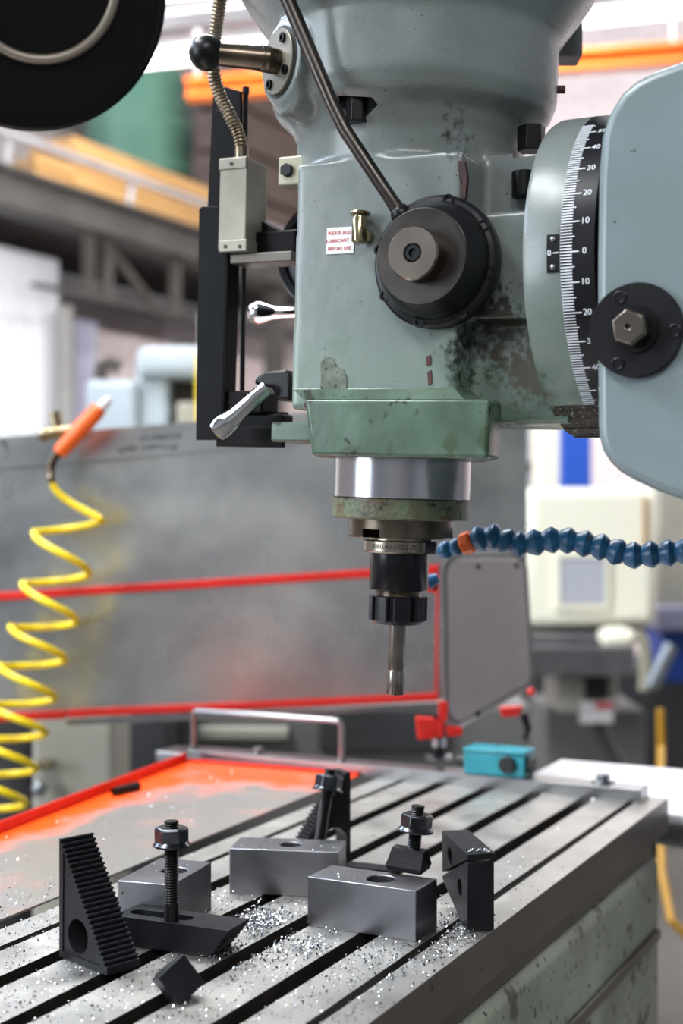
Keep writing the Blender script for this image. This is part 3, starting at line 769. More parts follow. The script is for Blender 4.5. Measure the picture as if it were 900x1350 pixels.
put(MB().cyl(HM @ (s0 - V((-.016, .030, .002)) * .25), HM @ s1, .0098, 28, .0092), 'shift_arm', 'spindle_steel', hd, .6, .001)
put(MB().sphere(HM @ (s1 + V((-.004, .009, .001))), .0145, 16), 'shift_ball', 'black_oxide', hd)
put(MB().lathe([(.001, 0), (.006, 0), (.006, .003), (.001, .003)], 20, PM @ Matrix.Translation((.0, -.0, .0195))), 'shift_pin', 'hub_steel', hd)
# recess bolts around the neck
for (px, py, r) in ((470, 142, .0088), (700, 180, .0115), (690, 240, .0095)):
    dpt = {470: 1.128, 700: 1.143, 690: 1.118}[px]
    q = C(px, py, dpt)
    put(MB().lathe([(.001, -.012), (r, -.012), (r, .008), (r * .55, .0085), (r * .5, .004), (.001, .004)], 6 if px != 690 else 24, Matrix.Translation(q)), 'clamp_bolt', 'stud_black', hd, .5, .0008)
# small rusty screw and bracket seen behind the upper cylinder
q = C(738, 118, 1.2)
put(MB().cyl(q - RT * .012, q + RT * .004, .0035, 10), 'rusty_screw', 'rust', hd)
put(cbox(733, 20, 768, 74, 1.27, .03), 'rear_bracket', 'grey_mid', hd, 0, .002)
# cream bracket on the front of the neck
a = onX(367, 207, -.055, HM); b = onX(388, 243, -.055, HM)
cbk = put(MB().box((-.055, b.y - .01, b.z), (-.03, a.y, a.z), HM), 'front_bracket', 'cream_metal', hd, 0, .0015)
c_ = onX(379, 225, -.055, HM)
put(MB().lathe([(.001, 0), (.006, 0), (.006, .004), (.001, .004)], 6, HM @ frame(c_, V((0, 0, 1)), V((-1, 0, 0)))), 'bracket_bolt', 'stud_black', cbk, 0, .0006)

# --- depth stop and limit switch at the head's front
XS = -.03
def hbox(px0, py0, px1, py1, X, dx):
    a = onX(px0, py0, X, HM); b = onX(px1, py1, X, HM)
    return MB().box((X, b.y, b.z), (X + dx, a.y, a.z), HM)
put(MB().loft([HM @ onX(x, y, XS, HM) for x, y in ((262, 276), (266, 272), (297, 272), (302, 279), (297, 430), (294, 580), (258, 580))],
              [HM @ (onX(x, y, XS, HM) + V((.004, 0, 0))) for x, y in ((262, 276), (266, 272), (297, 272), (302, 279), (297, 430), (294, 580), (258, 580))]), 'scale_channel', 'black_paint', hd, 0, .0006)
fl_a = onX(302, 279, XS, HM); fl_b = onX(294, 580, XS, HM)
put(MB().loft([HM @ (p + V((x, 0, 0))) for p in (fl_a, fl_b) for x in (0, .022)][:0] or [HM @ fl_a, HM @ (fl_a + V((.02, 0, 0))), HM @ (fl_b + V((.02, 0, 0))), HM @ fl_b],
              [HM @ (q + V((0, .003, 0))) for q in (fl_a, fl_a + V((.02, 0, 0)), fl_b + V((.02, 0, 0)), fl_b)]), 'channel_flange', 'black_paint', hd, 0, .0005)
rp = [(281, 110), (286, 111), (317, 120), (317, 300), (272, 300)]
put(MB().loft([HM @ onX(x, y, XS + .026, HM) for x, y in rp], [HM @ (onX(x, y, XS + .026, HM) + V((.004, 0, 0))) for x, y in rp]), 'rear_plate', 'black_paint', hd, 0, .0006)
ra = onX(324, 118, XS + .032, HM); rb = onX(319, 515, XS + .032, HM)
put(MB().tube([HM @ ra, HM @ ra.lerp(rb, .012), HM @ ra.lerp(rb, .02), HM @ rb], [.0028, .0028, .0024, .0024], 12), 'stop_rod', 'stud_black', hd)
put(MB().cyl(HM @ (ra + V((0, 0, .002))), HM @ (ra - V((0, 0, .004))), .0033, 12), 'rod_head', 'stud_black', hd)
sw = put(hbox(290, 212, 323, 328, XS - .006, .036), 'limit_switch', 'switch_grey', hd, 0, .0012)
for (y0, y1) in ((209, 222), (317, 331)):
    a = onX(289, y0, XS - .0065, HM); b = onX(324, y1, XS - .0065, HM)
    put(MB().box((XS - .0068, b.y - .0005, b.z), (XS + .0306, a.y + .0005, a.z), HM), 'switch_cap', 'switch_grey', sw, 0, .001)
for (x, y) in ((305, 216), (297, 325), (316, 325)):
    q = onX(x, y, XS - .0068, HM)
    put(MB().lathe([(.0003, 0), (.0017, 0), (.0017, .0006), (.0003, .0006)], 12, HM @ frame(q, V((0, 0, 1)), V((-1, 0, 0)))), 'switch_screw', 'stud_black', sw)
a = onX(290, 212, XS - .004, HM)
put(MB().box((XS + .0, a.y, onX(290, 275, XS, HM).z), (XS + .028, a.y + .0035, a.z), HM), 'switch_backplate', 'black_paint', sw, 0)
# flexible conduit from the switch
cp = [(318, 212, XS + .012), (317, 190, XS + .012), (312, 172, XS + .012), (302, 150, XS + .008), (291, 128, XS + .004), (283, 104, XS), (281, 80, XS - .004), (283, 50, XS - .006), (288, 15, XS - .008), (293, -20, XS - .01), (300, -70, XS - .01)]
P = [HM @ onX(x, y, X, HM) for x, y, X in cp]
def catmull(P, n):
    out = []
    for i in range(len(P) - 1):
        p0, p1, p2, p3 = P[max(i - 1, 0)], P[i], P[i + 1], P[min(i + 2, len(P) - 1)]
        for k in range(n):
            t = k / n
            out.append(.5 * ((2 * p1) + (p2 - p0) * t + (2 * p0 - 5 * p1 + 4 * p2 - p3) * t * t + (3 * p1 - p0 - 3 * p2 + p3) * t ** 3))
    out.append(P[-1]); return out
Q = catmull(P, 60)
# resample evenly and ripple the radius
Ls = [0]
for i in range(1, len(Q)): Ls.append(Ls[-1] + (Q[i] - Q[i - 1]).length)
step = .0011; R2 = []; rad = []; j = 0; k = 0
while k * step < Ls[-1]:
    d = k * step
    while Ls[j + 1] < d: j += 1
    t = (d - Ls[j]) / (Ls[j + 1] - Ls[j]); R2.append(Q[j].lerp(Q[j + 1], t)); rad.append((.0061, .0061, .0052)[k % 3]); k += 1
put(MB().tube(R2, rad, 16), 'flexible_conduit', 'flex_steel', hd, .3)
put(MB().cyl(P[0] - UP * .004, P[0] + UP * .012, .0064, 16), 'conduit_ferrule', 'flex_steel', hd)
# black arm holding the switch
put(hbox(323, 306, 389, 336, XS + .012, .02), 'switch_arm', 'black_paint', hd, 0, .002)
a = onX(300, 332, XS + .002, HM); b = onX(384, 344, XS + .002, HM)
put(MB().box((XS + .002, b.y, b.z), (XS + .03, a.y - .002, a.z - .002), HM), 'arm_plate', 'table_side', hd, 0, .001)
put(MB().loft([HM @ onX(x, y, XS + .0125, HM) for x, y in ((344, 290), (364, 302), (364, 308), (344, 308))], [HM @ (onX(x, y, XS + .0125, HM) + V((.018, 0, 0))) for x, y in ((344, 290), (364, 302), (364, 308), (344, 308))]), 'arm_gusset', 'black_paint', hd, 0, .001)
# bottom bracket of the scale
put(hbox(294, 515, 345, 545, XS + .004, .03), 'lower_arm', 'black_paint', hd, 0, .002)
put(hbox(294, 545, 372, 578, XS + .01, .02), 'lower_block', 'black_paint', hd, 0, .002)
put(hbox(285, 562, 372, 590, XS + .002, .006), 'lower_plate', 'black_paint', hd, 0, .0008)
put(hbox(340, 543, 376, 552, XS + .03, .006), 'rear_strip', 'black_paint', hd, 0, .0008)
# hand wheel on the far side with chrome handle
wc = onX(432, 335, .10, HM)
WM = HM @ frame(wc, V((0, 0, 1)), V((-1, 0, 0)))
prof = [(.045, -.006), (.052, -.0075), (.0555, 0), (.052, .0075), (.045, .006)]
hw = put(MB().lathe([(.001, -.004), (.044, -.003), (.0445, -.0075), (.0505, -.009), (.0545, 0), (.0505, .009), (.0445, .0075), (.044, .003), (.001, .004)], 56, WM), 'hand_wheel', 'black_oxide', hd)
ka = onX(386, 412, .07, HM); kb = onX(330, 413, .07, HM)
d = (kb - ka); Ln = d.length; KM = HM @ axis_frame(ka, d)
put(MB().lathe([(.004, -.01), (.0052, 0), (.0055, Ln * .3), (.0068, Ln * .5), (.0105, Ln * .72), (.0113, Ln * .85), (.009, Ln * .96), (.001, Ln)], 32, KM), 'wheel_handle', 'chrome', hw, 1.2)
# quill lock lever, chrome, at the front
qa = HM @ onX(383, 505, -.005, HM); qb = HM @ onX(352, 500, -.02, HM)
put(MB().loft([HM @ onX(x, y, -.035, HM) for x, y in ((333, 506), (337, 496), (350, 489), (378, 487), (383, 500), (383, 528), (362, 528), (358, 512))],
              [HM @ (onX(x, y, -.035, HM) + V((.03, 0, 0))) for x, y in ((333, 506), (337, 496), (350, 489), (378, 487), (383, 500), (383, 528), (362, 528), (358, 512))]), 'lock_hub', 'stud_black', hd, .5, .003, 3)
la_ = HM @ onX(350, 512, -.042, HM); lb_ = HM @ onX(285, 570, -.062, HM)
dv = (lb_ - la_); Ln = dv.length
LM2 = frame(la_, V((-.5, .3, .8)), dv)
lv = MB()
ring = []
for (t, hx, hy) in ((-.02, .006, .0055), (.25, .0068, .006), (.62, .0075, .0072), (.74, .009, .008), (.9, .0095, .0085), (1.0, .0085, .0075), (1.03, .005, .004)):
    n = 16; ring.append([LM2 @ V((hx * math.copysign(abs(math.cos(2 * PI * k / n)) ** .6, math.cos(2 * PI * k / n)), hy * math.copysign(abs(math.sin(2 * PI * k / n)) ** .6, math.sin(2 * PI * k / n)), t * Ln)) for k in range(n)])
vs = [p for r_ in ring for p in r_]; n = 16
fs = [(i * n + k, i * n + (k + 1) % n, (i + 1) * n + (k + 1) % n, (i + 1) * n + k) for i in range(len(ring) - 1) for k in range(n)]
fs += [list(range(n))[::-1], [(len(ring) - 1) * n + k for k in range(n)]]
lv.add(vs, fs); put(lv, 'quill_lock_lever', 'chrome', hd, .7)

# --- swivel ring with degree scale
R_ = .126
SM = Matrix.Translation((0, 0, CZ + SWZ)) @ Matrix.Rotation(PI / 2, 4, 'X')     # lathe axis z -> world -Y
ya, yb_, yc, yd = .151, .1815, .207, .23
put(MB().lathe([(.05, ya), (.118, ya), (.124, ya + .002), (R_, ya + .006), (R_, yb_ + .001), (.05, yb_ + .001)], 128, SM), 'swivel_flange', 'paint', hd, .6)
put(MB().lathe([(.05, yb_), (R_ - .0003, yb_), (R_ - .0003, yc), (.05, yc)], 128, SM), 'scale_ring', 'scale_black', hd, .6)
def on_ring(phi, y, rr=R_):       # y measured from the head towards the overarm
    return V((-rr * math.cos(phi), -y, CZ + SWZ + rr * math.sin(phi)))
B = MB()
for d in range(-62, 57):
    phi = math.radians(d); ln = .0086 + (.0018 if d % 5 == 0 else 0) + (.0032 if d % 10 == 0 else 0)
    hw_ = .00042
    a = yb_ + .0006
    for r0, r1 in ((R_ - .0006, R_ + .00015),):
        A = [on_ring(phi - hw_ / R_, a, r0), on_ring(phi - hw_ / R_, a + ln, r0), on_ring(phi + hw_ / R_, a + ln, r0), on_ring(phi + hw_ / R_, a, r0)]
        D = [on_ring(phi - hw_ / R_, a, r1), on_ring(phi - hw_ / R_, a + ln, r1), on_ring(phi + hw_ / R_, a + ln, r1), on_ring(phi + hw_ / R_, a, r1)]
        B.loft(A, D)
o = put(B, 'degree_marks', 'mark_white', hd, 0); o['kind'] = 'stuff'
for d in range(-50, 51, 10):
    phi0 = math.radians(d)
    def fn(co, phi0=phi0):
        return on_ring(phi0 + co.y / R_, yb_ + .0185 + co.x, R_ + co.z)
    put_text(str(abs(d)), .0066, None, 'mark_white', hd, 'degree_number', fn)
# zero pointer plate on the flange
B = MB()
for i in range(12):
    p0 = -.112 + .0183 * i; p1 = p0 + .0185
    A = [on_ring(p, y, r) for r in (R_ - .001,) for p, y in ((p0, yb_ - .0095), (p0, yb_ - .0002), (p1, yb_ - .0002), (p1, yb_ - .0095))]
    D = [on_ring(p, y, r) for r in (R_ + .0006,) for p, y in ((p0, yb_ - .0095), (p0, yb_ - .0002), (p1, yb_ - .0002), (p1, yb_ - .0095))]
    B.loft(A, D)
zp = put(B, 'pointer_plate', 'scale_black', hd, 0)
put_text('0', .0062, None, 'mark_white', zp, 'pointer_zero', lambda co: on_ring(co.y / R_, yb_ - .0075 + co.x, R_ + .0006 + co.z))
put(MB().loft([on_ring(-.003, yb_ - .0048, R_), on_ring(-.003, yb_ - .0005, R_), on_ring(.003, yb_ - .0005, R_), on_ring(.003, yb_ - .0048, R_)],
              [on_ring(-.003, yb_ - .0048, R_ + .0008), on_ring(-.003, yb_ - .0005, R_ + .0008), on_ring(.003, yb_ - .0005, R_ + .0008), on_ring(.003, yb_ - .0048, R_ + .0008)]), 'pointer_mark', 'mark_white', zp, 0)
for p in (-.08, .08):
    q = on_ring(p, yb_ - .0048, R_ + .0004)
    put(MB().sphere(q, .0023, 10), 'rivet', 'bar_steel', zp)
# crust of swarf along the bottom of the flange
B = MB()
for i in range(22):
    p0 = math.radians(-128 + i * 3.2); p1 = p0 + math.radians(3.3)
    B.loft([on_ring(p, y, R_ - .001) for p, y in ((p0, ya + .005), (p0, yc), (p1, yc), (p1, ya + .005))], [on_ring(p, y, R_ + .0011 + .0006 * math.sin(i * 1.7)) for p, y in ((p0, ya + .005), (p0, yc - .001), (p1, yc - .001), (p1, ya + .005))])
put(B, 'oily_swarf_crust', 'swarf_crust', hd, 0)

# =================================================================== overarm
ov = hd
XO = -.137
op = [(786, 560), (785, 450), (785, 345), (787, 230), (791, 180), (800, 150), (818, 121), (838, 104), (862, 92), (900, 78)]
bt = [(900, 660), (866, 648), (832, 632), (815, 622), (802, 610), (792, 594), (787, 576)]
pt = [onX(x, y, XO) for x, y in op]; pb = [onX(x, y, XO) for x, y in bt]
zt = pt[-1].z + .03; zl = pb[0].z - .01
poly = [(p.y, p.z) for p in pt] + [(pt[-1].y - .05, pt[-1].z + .004), (-1.15, pt[-1].z + .004), (-1.15, zl - .03), (pb[0].y - .1, zl - .03)] + [(p.y, p.z) for p in pb]
put(MB().prism(poly, XO, .137, Mp), 'arm_casting', 'paint_ram', ov, .5, .007, 4)
put(MB().box((-.17, -1.15, 0), (.17, -.72, CZ + .03)), 'column', 'paint_ram', ov, .5, .02, 3)
cc = onX(840, 436, XO)
OM = frame(cc, V((0, 0, 1)), V((-1, 0, 0)))
cv = put(MB().lathe([(.001, -.001), (.0330, -.001), (.0330, .005), (.0323, .0058), (.001, .0058)], 64, OM), 'bearing_cover', 'black_oxide', ov)
for (x, y) in ((817, 392), (889, 436), (814, 480)):
    q = onX(x, y, XO - .006); q.x = XO - .0055
    put(MB().lathe([(.0002, 0), (.0012, 0), (.0014, .0006), (.0030, .0006), (.0040, .0015), (.0046, .0012), (.0046, 0)][::-1], 20, frame(q, V((0, 0, 1)), V((-1, 0, 0)))), 'cover_screw', 'black_oxide', cv)
me = cut(MB().lathe([(.001, .005), (.0128, .005), (.0133, .006), (.0133, .022), (.0118, .0248), (.001, .0248)], 6, OM @ Matrix.Rotation(math.radians(8), 4, 'Z')), [MB().cyl(OM @ V((0, 0, .02)), OM @ V((0, 0, .03)), .0019, 12)])
finish(me, 'hex_shaft', 'knob_steel', cv, .4, .0007)
put(MB().lathe([(.001, .005), (.0165, .005), (.0165, .0085), (.001, .0085)], 40, OM), 'shaft_bore', 'stud_black', cv)

# =================================================================== collet chuck and cutter
CM = HM
ck = thing('collet_chuck', 'black and steel collet chuck engraved 40-ER32-70 under the quill', 'tool holder', HM @ Matrix.Translation((0, 0, -.097)))
me = cut(MB().lathe([(.001, -.024), (.027, -.024), (.027, -.0262), (.0312, -.0264), (.0316, -.0270), (.0316, -.0355), (.0305, -.0368), (.001, -.0368)], 72, CM),
         [MB().box((-.05, -.008, -.05), (-.0235, .008, -.02), CM @ Matrix.Rotation(math.radians(82), 4, 'Z'))])
finish(me, 'flange', 'chuck_steel', ck, .5, .0003)
put(MB().box((-.0312, -.0078, -.0366), (-.0236, .0078, -.0265), CM @ Matrix.Rotation(math.radians(82), 4, 'Z')), 'drive_slot', 'chuck_black', ck, 0, .0004)
def fnF(co):
    a = math.radians(180 + 24 + 14) - co.x / .0316
    # text runs left to right as seen from the camera
    a = PI + math.radians(14) + co.x / .0316
    r_ = .0316 + co.z
    return CM @ V((r_ * math.cos(a), r_ * math.sin(a), -.0313 + co.y))
put_text('2080.40-ER32-70', .0060, None, 'engrave', ck, 'engraving', fnF)
put(MB().lathe([(.001, -.0366), (.0245, -.0368), (.0252, -.0375), (.0252, -.0675), (.0247, -.0685), (.001, -.0685)], 64, CM), 'body', 'chuck_black', ck)
pr = [(.001, -.068)]
for k in range(5): pr += [(.0188, -.0684 - k * .0012), (.0195, -.0690 - k * .0012)]
pr += [(.019, -.0745), (.001, -.0745)]
put(MB().lathe(pr, 48, CM), 'thread', 'chuck_steel', ck)
poly = []
for k in range(8):
    a0 = 2 * PI * k / 8 + math.radians(9)
    for da, r_ in ((-.085, .0214), (.085, .0214), (.1, .0242), (.16, .0252), (.3925, .0252), (.625, .0252), (.685, .0242), (.7, .0214)):
        a = a0 + da; poly.append((r_ * math.cos(a), r_ * math.sin(a)))
put(MB().prism(poly, -.0945, -.0742, CM), 'collet_nut', 'chuck_black', ck, .35, .0007)
put(MB().lathe([(.001, -.094), (.0236, -.0943), (.0205, -.0975), (.016, -.0982), (.001, -.0982)], 48, CM), 'nut_nose', 'chuck_black', ck)
em = thing('milling_cutter', 'slim steel insert milling cutter held in the collet chuck', 'cutter', HM @ Matrix.Translation((0, 0, -.156)))
put(MB().lathe([(.001, -.097), (.0077, -.097), (.0077, -.1355), (.0072, -.138), (.001, -.138)], 36, CM), 'shank', 'cutter_steel', em)
me = cut(MB().lathe([(.001, -.1375), (.0074, -.1375), (.0079, -.140), (.0081, -.1565), (.0075, -.1585), (.001, -.1585)], 36, CM),
         [MB().box((-.02, .0, -.17), (-.0015, .0085, -.1435), CM @ Matrix.Rotation(math.radians(20), 4, 'Z') @ Matrix.Rotation(.1, 4, 'Y')), MB().box((.0015, -.0085, -.17), (.02, 0, -.1435), CM @ Matrix.Rotation(math.radians(20), 4, 'Z') @ Matrix.Rotation(-.1, 4, 'Y'))])
finish(me, 'cutter_head', 'cutter_steel', em, .5, .0002)
for s in (1, -1):
    Mi = CM @ Matrix.Rotation(math.radians(20) + (0 if s > 0 else PI), 4, 'Z')
    put(MB().box((-.0088, -.0012, -.1592), (-.003, .0006, -.147), Mi), 'insert', 'spindle_steel', em, 0, .0003)

# =================================================================== coolant hose (segmented)
hp = [(581, 726, 1.29), (596, 724, 1.285), (609, 718, 1.28), (624, 713, 1.275), (641, 707, 1.27), (659, 708, 1.265), (674, 717, 1.26), (694, 718, 1.255), (716, 713, 1.25), (737, 711, 1.245), (759, 714, 1.24), (781, 719, 1.235), (802, 723, 1.23), (823, 732, 1.225), (846, 732, 1.22), (869, 730, 1.215), (892, 728, 1.21), (916, 726, 1.2), (942, 728, 1.19), (970, 735, 1.18), (1000, 748, 1.17)]
hs = thing('coolant_hose', 'blue segmented coolant hose with an orange nozzle collar', 'hose', C(740, 735, 1.24))
HP = [C(*p) for p in hp]
for i in range(len(HP) - 1):
    p = HP[i]; d = HP[i + 1] - p; Ln = d.length
    r_ = .0084 if i < 2 else .0112
    M = axis_frame(p, d)
    if i < 2: put(MB().lathe([(.004, -.003), (r_ * .7, -.001), (r_, Ln * .35), (r_, Ln * .6), (r_ * .75, Ln * .95), (.004, Ln)], 20, M), 'segment', 'hose_blue', hs, .9)
    elif i == 2: put(MB().lathe([(.004, -.001), (.0095, 0), (.0102, Ln * .3), (.0102, Ln * .8), (.0082, Ln), (.004, Ln)], 8, M), 'nozzle_collar', 'gun_orange', hs, .3, label='orange collar')
    else: put(MB().lathe([(.005, -.002), (r_ * .72, 0), (r_ * .8, Ln * .1), (r_ * 1.02, Ln * .42), (r_ * 1.06, Ln * .62), (r_ * .85, Ln * .86), (r_ * .7, Ln * 1.0), (.005, Ln * 1.03)], 20, M), 'segment', 'hose_blue', hs, .5)
# second short nozzle peeping behind the chuck
sn = hs
put(MB().cyl(C(563, 768, 1.45), C(577, 762, 1.45), .008, 16, .005), 'side_nozzle', 'hose_blue', sn)
put(MB().cyl(C(562, 772, 1.46), C(576, 776, 1.46), .006, 12), 'nozzle_clip', 'guard_red', sn)

# =================================================================== guard panels
ZP0, ZP1 = 1.95, 1.72
def PP(px, py): 
    Zp = 2.06 + (px - 575) * (-.00012); return C(px, py, Zp)
gp = thing('splash_guard', 'brushed aluminium guard panel with red edge bars behind the table', 'guard', PP(300, 940))
def sheet(pts, d): 
    A = [PP(*p) for p in pts]; return MB().loft(A, [a + FW * d for a in A])
put(sheet([(-160, 632), (0, 618), (258, 594), (694, 555), (694, 742), (604, 742), (604, 921), (0, 947), (-160, 954)], .002), 'sheet', 'aluminium', gp, 0)
put(sheet([(-160, 590), (0, 577), (258, 556), (694, 520), (694, 556), (258, 595), (0, 619), (-160, 633)], -.006), 'top_flange', 'aluminium', gp, 0)
def red_bar(x0, y0, x1, y1, w):
    A = [PP(x0, y0 - w / 2), PP(x1, y1 - w / 2), PP(x1, y1 + w / 2), PP(x0, y0 + w / 2)]
    return MB().loft([a - FW * .010 for a in A], [a for a in A])
put(red_bar(-160, 796, 577, 750, 11), 'edge_bar', 'guard_red', gp, 0, .0015)
put(red_bar(-160, 952, 88, 941, 11), 'edge_bar', 'guard_red', gp, 0, .0015)
put(red_bar(90, 940, 577, 918, 10), 'edge_bar', 'guard_red', gp, 0, .0015)
put(sheet([(88, 948), (577, 926), (577, 934), (88, 956)], -.004), 'bottom_strip', 'bar_steel', gp, 0)
put(sheet([(575, 742), (578, 742), (576, 922), (573, 922)], -.008), 'edge_bar', 'guard_red', gp, 0)
# handwriting strokes on the flange
rnd = random.Random(3)
def stroke(pts, w=1.1):
    return MB().tube([PP(x, y) - FW * .0066 for x, y in pts], .0009, 6)
for (x0, x1, y0, sl, hh_) in ((186, 236, 578, -.075, 7), (157, 180, 593, -.1, 7), (188, 210, 590, -.08, 6), (216, 232, 590, -.07, 6)):
    x = x0; k = 0
    while x < x1:
        b = y0 + (x - x0) * sl
        pts = [(x, b + hh_ * .5), (x + 1.5, b - hh_ * rnd.uniform(.1, .6)), (x + 3, b + hh_ * rnd.uniform(.2, .6)), (x + 4.6, b - hh_ * rnd.uniform(0, .5))]
        put(stroke(pts), 'handwriting', 'ink', gp, 0); x += rnd.uniform(5.5, 8)
for pts in ([(0, 585), (9, 584)], [(3, 580), (4, 588)], [(8, 580), (10, 596)]): put(stroke(pts), 'handwriting', 'ink', gp, 0)

# hinged guard door on its post at the table end
pb0 = GZ(578, 1000, TZ + zb)
gd = thing('guard_door', 'grey sheet guard door with rounded frame on a red hinge post', 'guard door', pb0)
ZD = (pb0 - CAM).dot(FW)
post = MB().cyl(pb0, pb0 + UP * .058, .0075, 20); put(post, 'post', 'stud_black', gd)
put(MB().lathe([(.012, 0), (.018, 0), (.018, .004), (.012, .006)], 28, Matrix.Translation(pb0), True), 'post_base', 'bar_steel', gd)
put(MB().lathe([(.0078, .016), (.0105, .016), (.0105, .028), (.0078, .028)], 20, Matrix.Translation(pb0), True), 'post_collar', 'bar_steel', gd)
def DP(px, py):
    # plane of the door: through the post, turned back to the right
    k = (px - 590) / 107.0
    return C(px, py, ZD + .0 + .16 * k)
outl = [(586, 738), (686, 738), (696, 752), (697, 900), (690, 912), (604, 962), (592, 964), (586, 950)]
A = [DP(*p) for p in outl]; put(MB().loft(A, [a + FW * .003 for a in A]), 'frame_sheet', 'guard_sheet', gd, 0, .001)
# raised inner window with rounded corners
inn = []
cs = [(606, 758, 22), (676, 754, 18), (684, 888, 18), (607, 930, 20)]
for (cx_, cy_, r_), a0 in zip(cs, (180, 270, 0, 90)):
    for k in range(6):
        a = math.radians(a0 + 18 * k); inn.append((cx_ + r_ * math.cos(a) * .8, cy_ + r_ * math.sin(a)))
ga_ = [(630 + (x - 640) * 1.09 + 10, 842 + (y - 842) * 1.045) for x, y in inn]
A = [DP(*p) - FW * .002 for p in ga_]; put(MB().loft(A, [a + FW * .002 for a in A]), 'gasket', 'grey_mid', gd, .4)
A = [DP(*p) - FW * .004 for p in inn]; put(MB().loft(A, [a + FW * .004 for a in A]), 'window_panel', 'guard_sheet', gd, .4, .001)
for (x, y) in ((629, 747), (680, 745), (629, 940)):
    put(MB().sphere(DP(x, y) - FW * .004, .0042, 10), 'frame_screw', 'stud_black', gd)
for (x0, y0, x1, y1) in ((548, 946, 575, 976), (573, 950, 586, 974), (588, 958, 610, 972)):
    A = [C(x0, y0, ZD - .012), C(x1, y0 + 2, ZD - .012), C(x1, y1 - 2, ZD - .012), C(x0 + 3, y1, ZD - .012)]
    put(MB().loft(A, [a + FW * .02 for a in A]), 'hinge_clamp', 'guard_red', gd, 0, .002)
A = [C(578, 925, ZD - .008), C(590, 925, ZD - .008), C(590, 950, ZD - .008), C(578, 950, ZD - .008)]
put(MB().loft(A, [a + FW * .008 for a in A]), 'hinge_tab', 'guard_red', gd, 0, .001)
A = [C(660, 934, ZD + .13), C(690, 932, ZD + .13), C(684, 944, ZD + .13), C(662, 946, ZD + .13)]
put(MB().loft(A, [a + FW * .02 for a in A]), 'latch', 'guard_red', gd, 0, .001)
put(MB().sphere(C(700, 912, ZD + .17), .006, 10), 'latch_knob', 'guard_red', gd)
put(MB().tube([C(690, 940, ZD + .16), C(696, 960, ZD + .16), C(690, 975, ZD + .16)], .006, 10), 'latch_spring', 'stud_black', gd)

# teal switch box on the cross bar
q = GZ(659, 1020, TZ + zb)
y0 = GZ(702, 1022, TZ + zb).y; y1 = GZ(623, 1015, TZ + zb).y
tx = XE + .002
ts = thing('teal_switch_box', 'small teal box with black knobs on the cross bar', 'switch box', (tx + .02, (y0 + y1) / 2, TZ + zb))
put(MB().box((tx, y0, TZ + zb + .0005), (tx + .04, y1, TZ + zb + .028)), 'body', 'teal', ts, .5, .002)
put(MB().box((tx - .001, y0 - .001, TZ + zb + .0285), (tx + .041, y1 + .001, TZ + zb + .033)), 'lid', 'teal', ts, .5, .0015)
kq = onX(669, 1008, tx)
put(MB().cyl(kq, kq - V((.006, 0, 0)), .0105, 24), 'knob', 'rubber', ts, .6, .001)
put(MB().cyl((tx + .014, y0, TZ + zb + .015), (tx + .014, y0 - .008, TZ + zb + .015), .010, 24), 'knob', 'rubber', ts, .6, .001)
put(MB().cyl((tx + .014, y1, TZ + zb + .014), (tx + .014, y1 + .014, TZ + zb + .014), .007, 20), 'cable_gland', 'rubber', ts, .6, .001)
for dy in (.008, .05):
    put(MB().lathe([(.001, 0), (.0028, 0), (.0028, .0015), (.001, .002)], 12, Matrix.Translation((tx + .034, y0 + dy, TZ + zb + .033))), 'lid_screw', 'bar_steel', ts)

# white bench beyond the table end
bq = GZ(712, 1002, TZ - .02); b2 = GZ(900, 1022, TZ - .02)
wb = thing('white_bench', 'white topped bench beyond the far end of the milling table', 'bench', (XT + .4, -.3, 0))
xl = bq.x
put(MB().box((XT + .012, -1.3, TZ - .034), (xl + .02, .14, TZ - .02)), 'bench_top', 'bench_white', wb, 0, .004)
for (x, y) in ((XT + .05, -1.25), (xl - .03, -1.25), (xl - .03, .08)):
    put(MB().box((x, y, 0), (x + .035, y + .035, TZ - .0345)), 'leg', 'grey_mid', wb, 0, .002)

# =================================================================== coiled air hose and blow gun
ah = thing('coiled_air_hose', 'yellow coiled air hose hanging from the orange blow gun', 'hose', C(10, 1100, 2.05))
cen = [(89, 676), (82, 722), (66, 788), (51, 845), (37, 898), (23, 947), (10, 993), (-3, 1040), (-16, 1088), (-28, 1136)]
# centre-line per turn: right extreme, left extreme pairs
pts = []
key = [(133, 684), (45, 702), (117, 756), (30, 769), (101, 820), (14, 826), (86, 870), (0, 877), (72, 921), (-14, 927), (60, 967), (-27, 973), (47, 1014), (-40, 1020), (34, 1060), (-52, 1066), (22, 1106), (-64, 1112), (10, 1150)]
top = [C(69, 636, 2.05), C(75, 648, 2.05), C(95, 664, 2.05)]
pts += top
ZA = 2.04; rad_d = .048
# each half turn is an arc: front strand falls steeply, back strand is nearly level
for i in range(len(key) - 1):
    (xa, ya_), (xb, yb2) = key[i], key[i + 1]
    for k in range(12):
        t = k / 12; c = .5 - .5 * math.cos(PI * t)
        x = xa + (xb - xa) * c
        front = (i % 2 == 1)
        y = ya_ + (yb2 - ya_) * (.9 * t + .1 * c)
        y += (1 if front else 4) * math.sin(PI * t) * (1 if not front else 1)
        Z = ZA + (-1 if front else 1) * rad_d * math.sin(PI * t)
        yy = HOR + (y - HOR) * (ZA / Z) if False else y
        pts.append(C(x, yy, Z))
put(MB().tube(catmull(pts, 2), .0052, 14), 'coil', 'hose_yellow', ah, 1.2)
bg = thing('blow_gun', 'orange blow gun with a spring collar hooked on the guard panel', 'air gun', C(105, 600, 2.05))
a, b = C(78, 597, 2.05), C(137, 534, 2.03)
M = frame(a, V((0, 0, 1)), b - a); Ln = (b - a).length
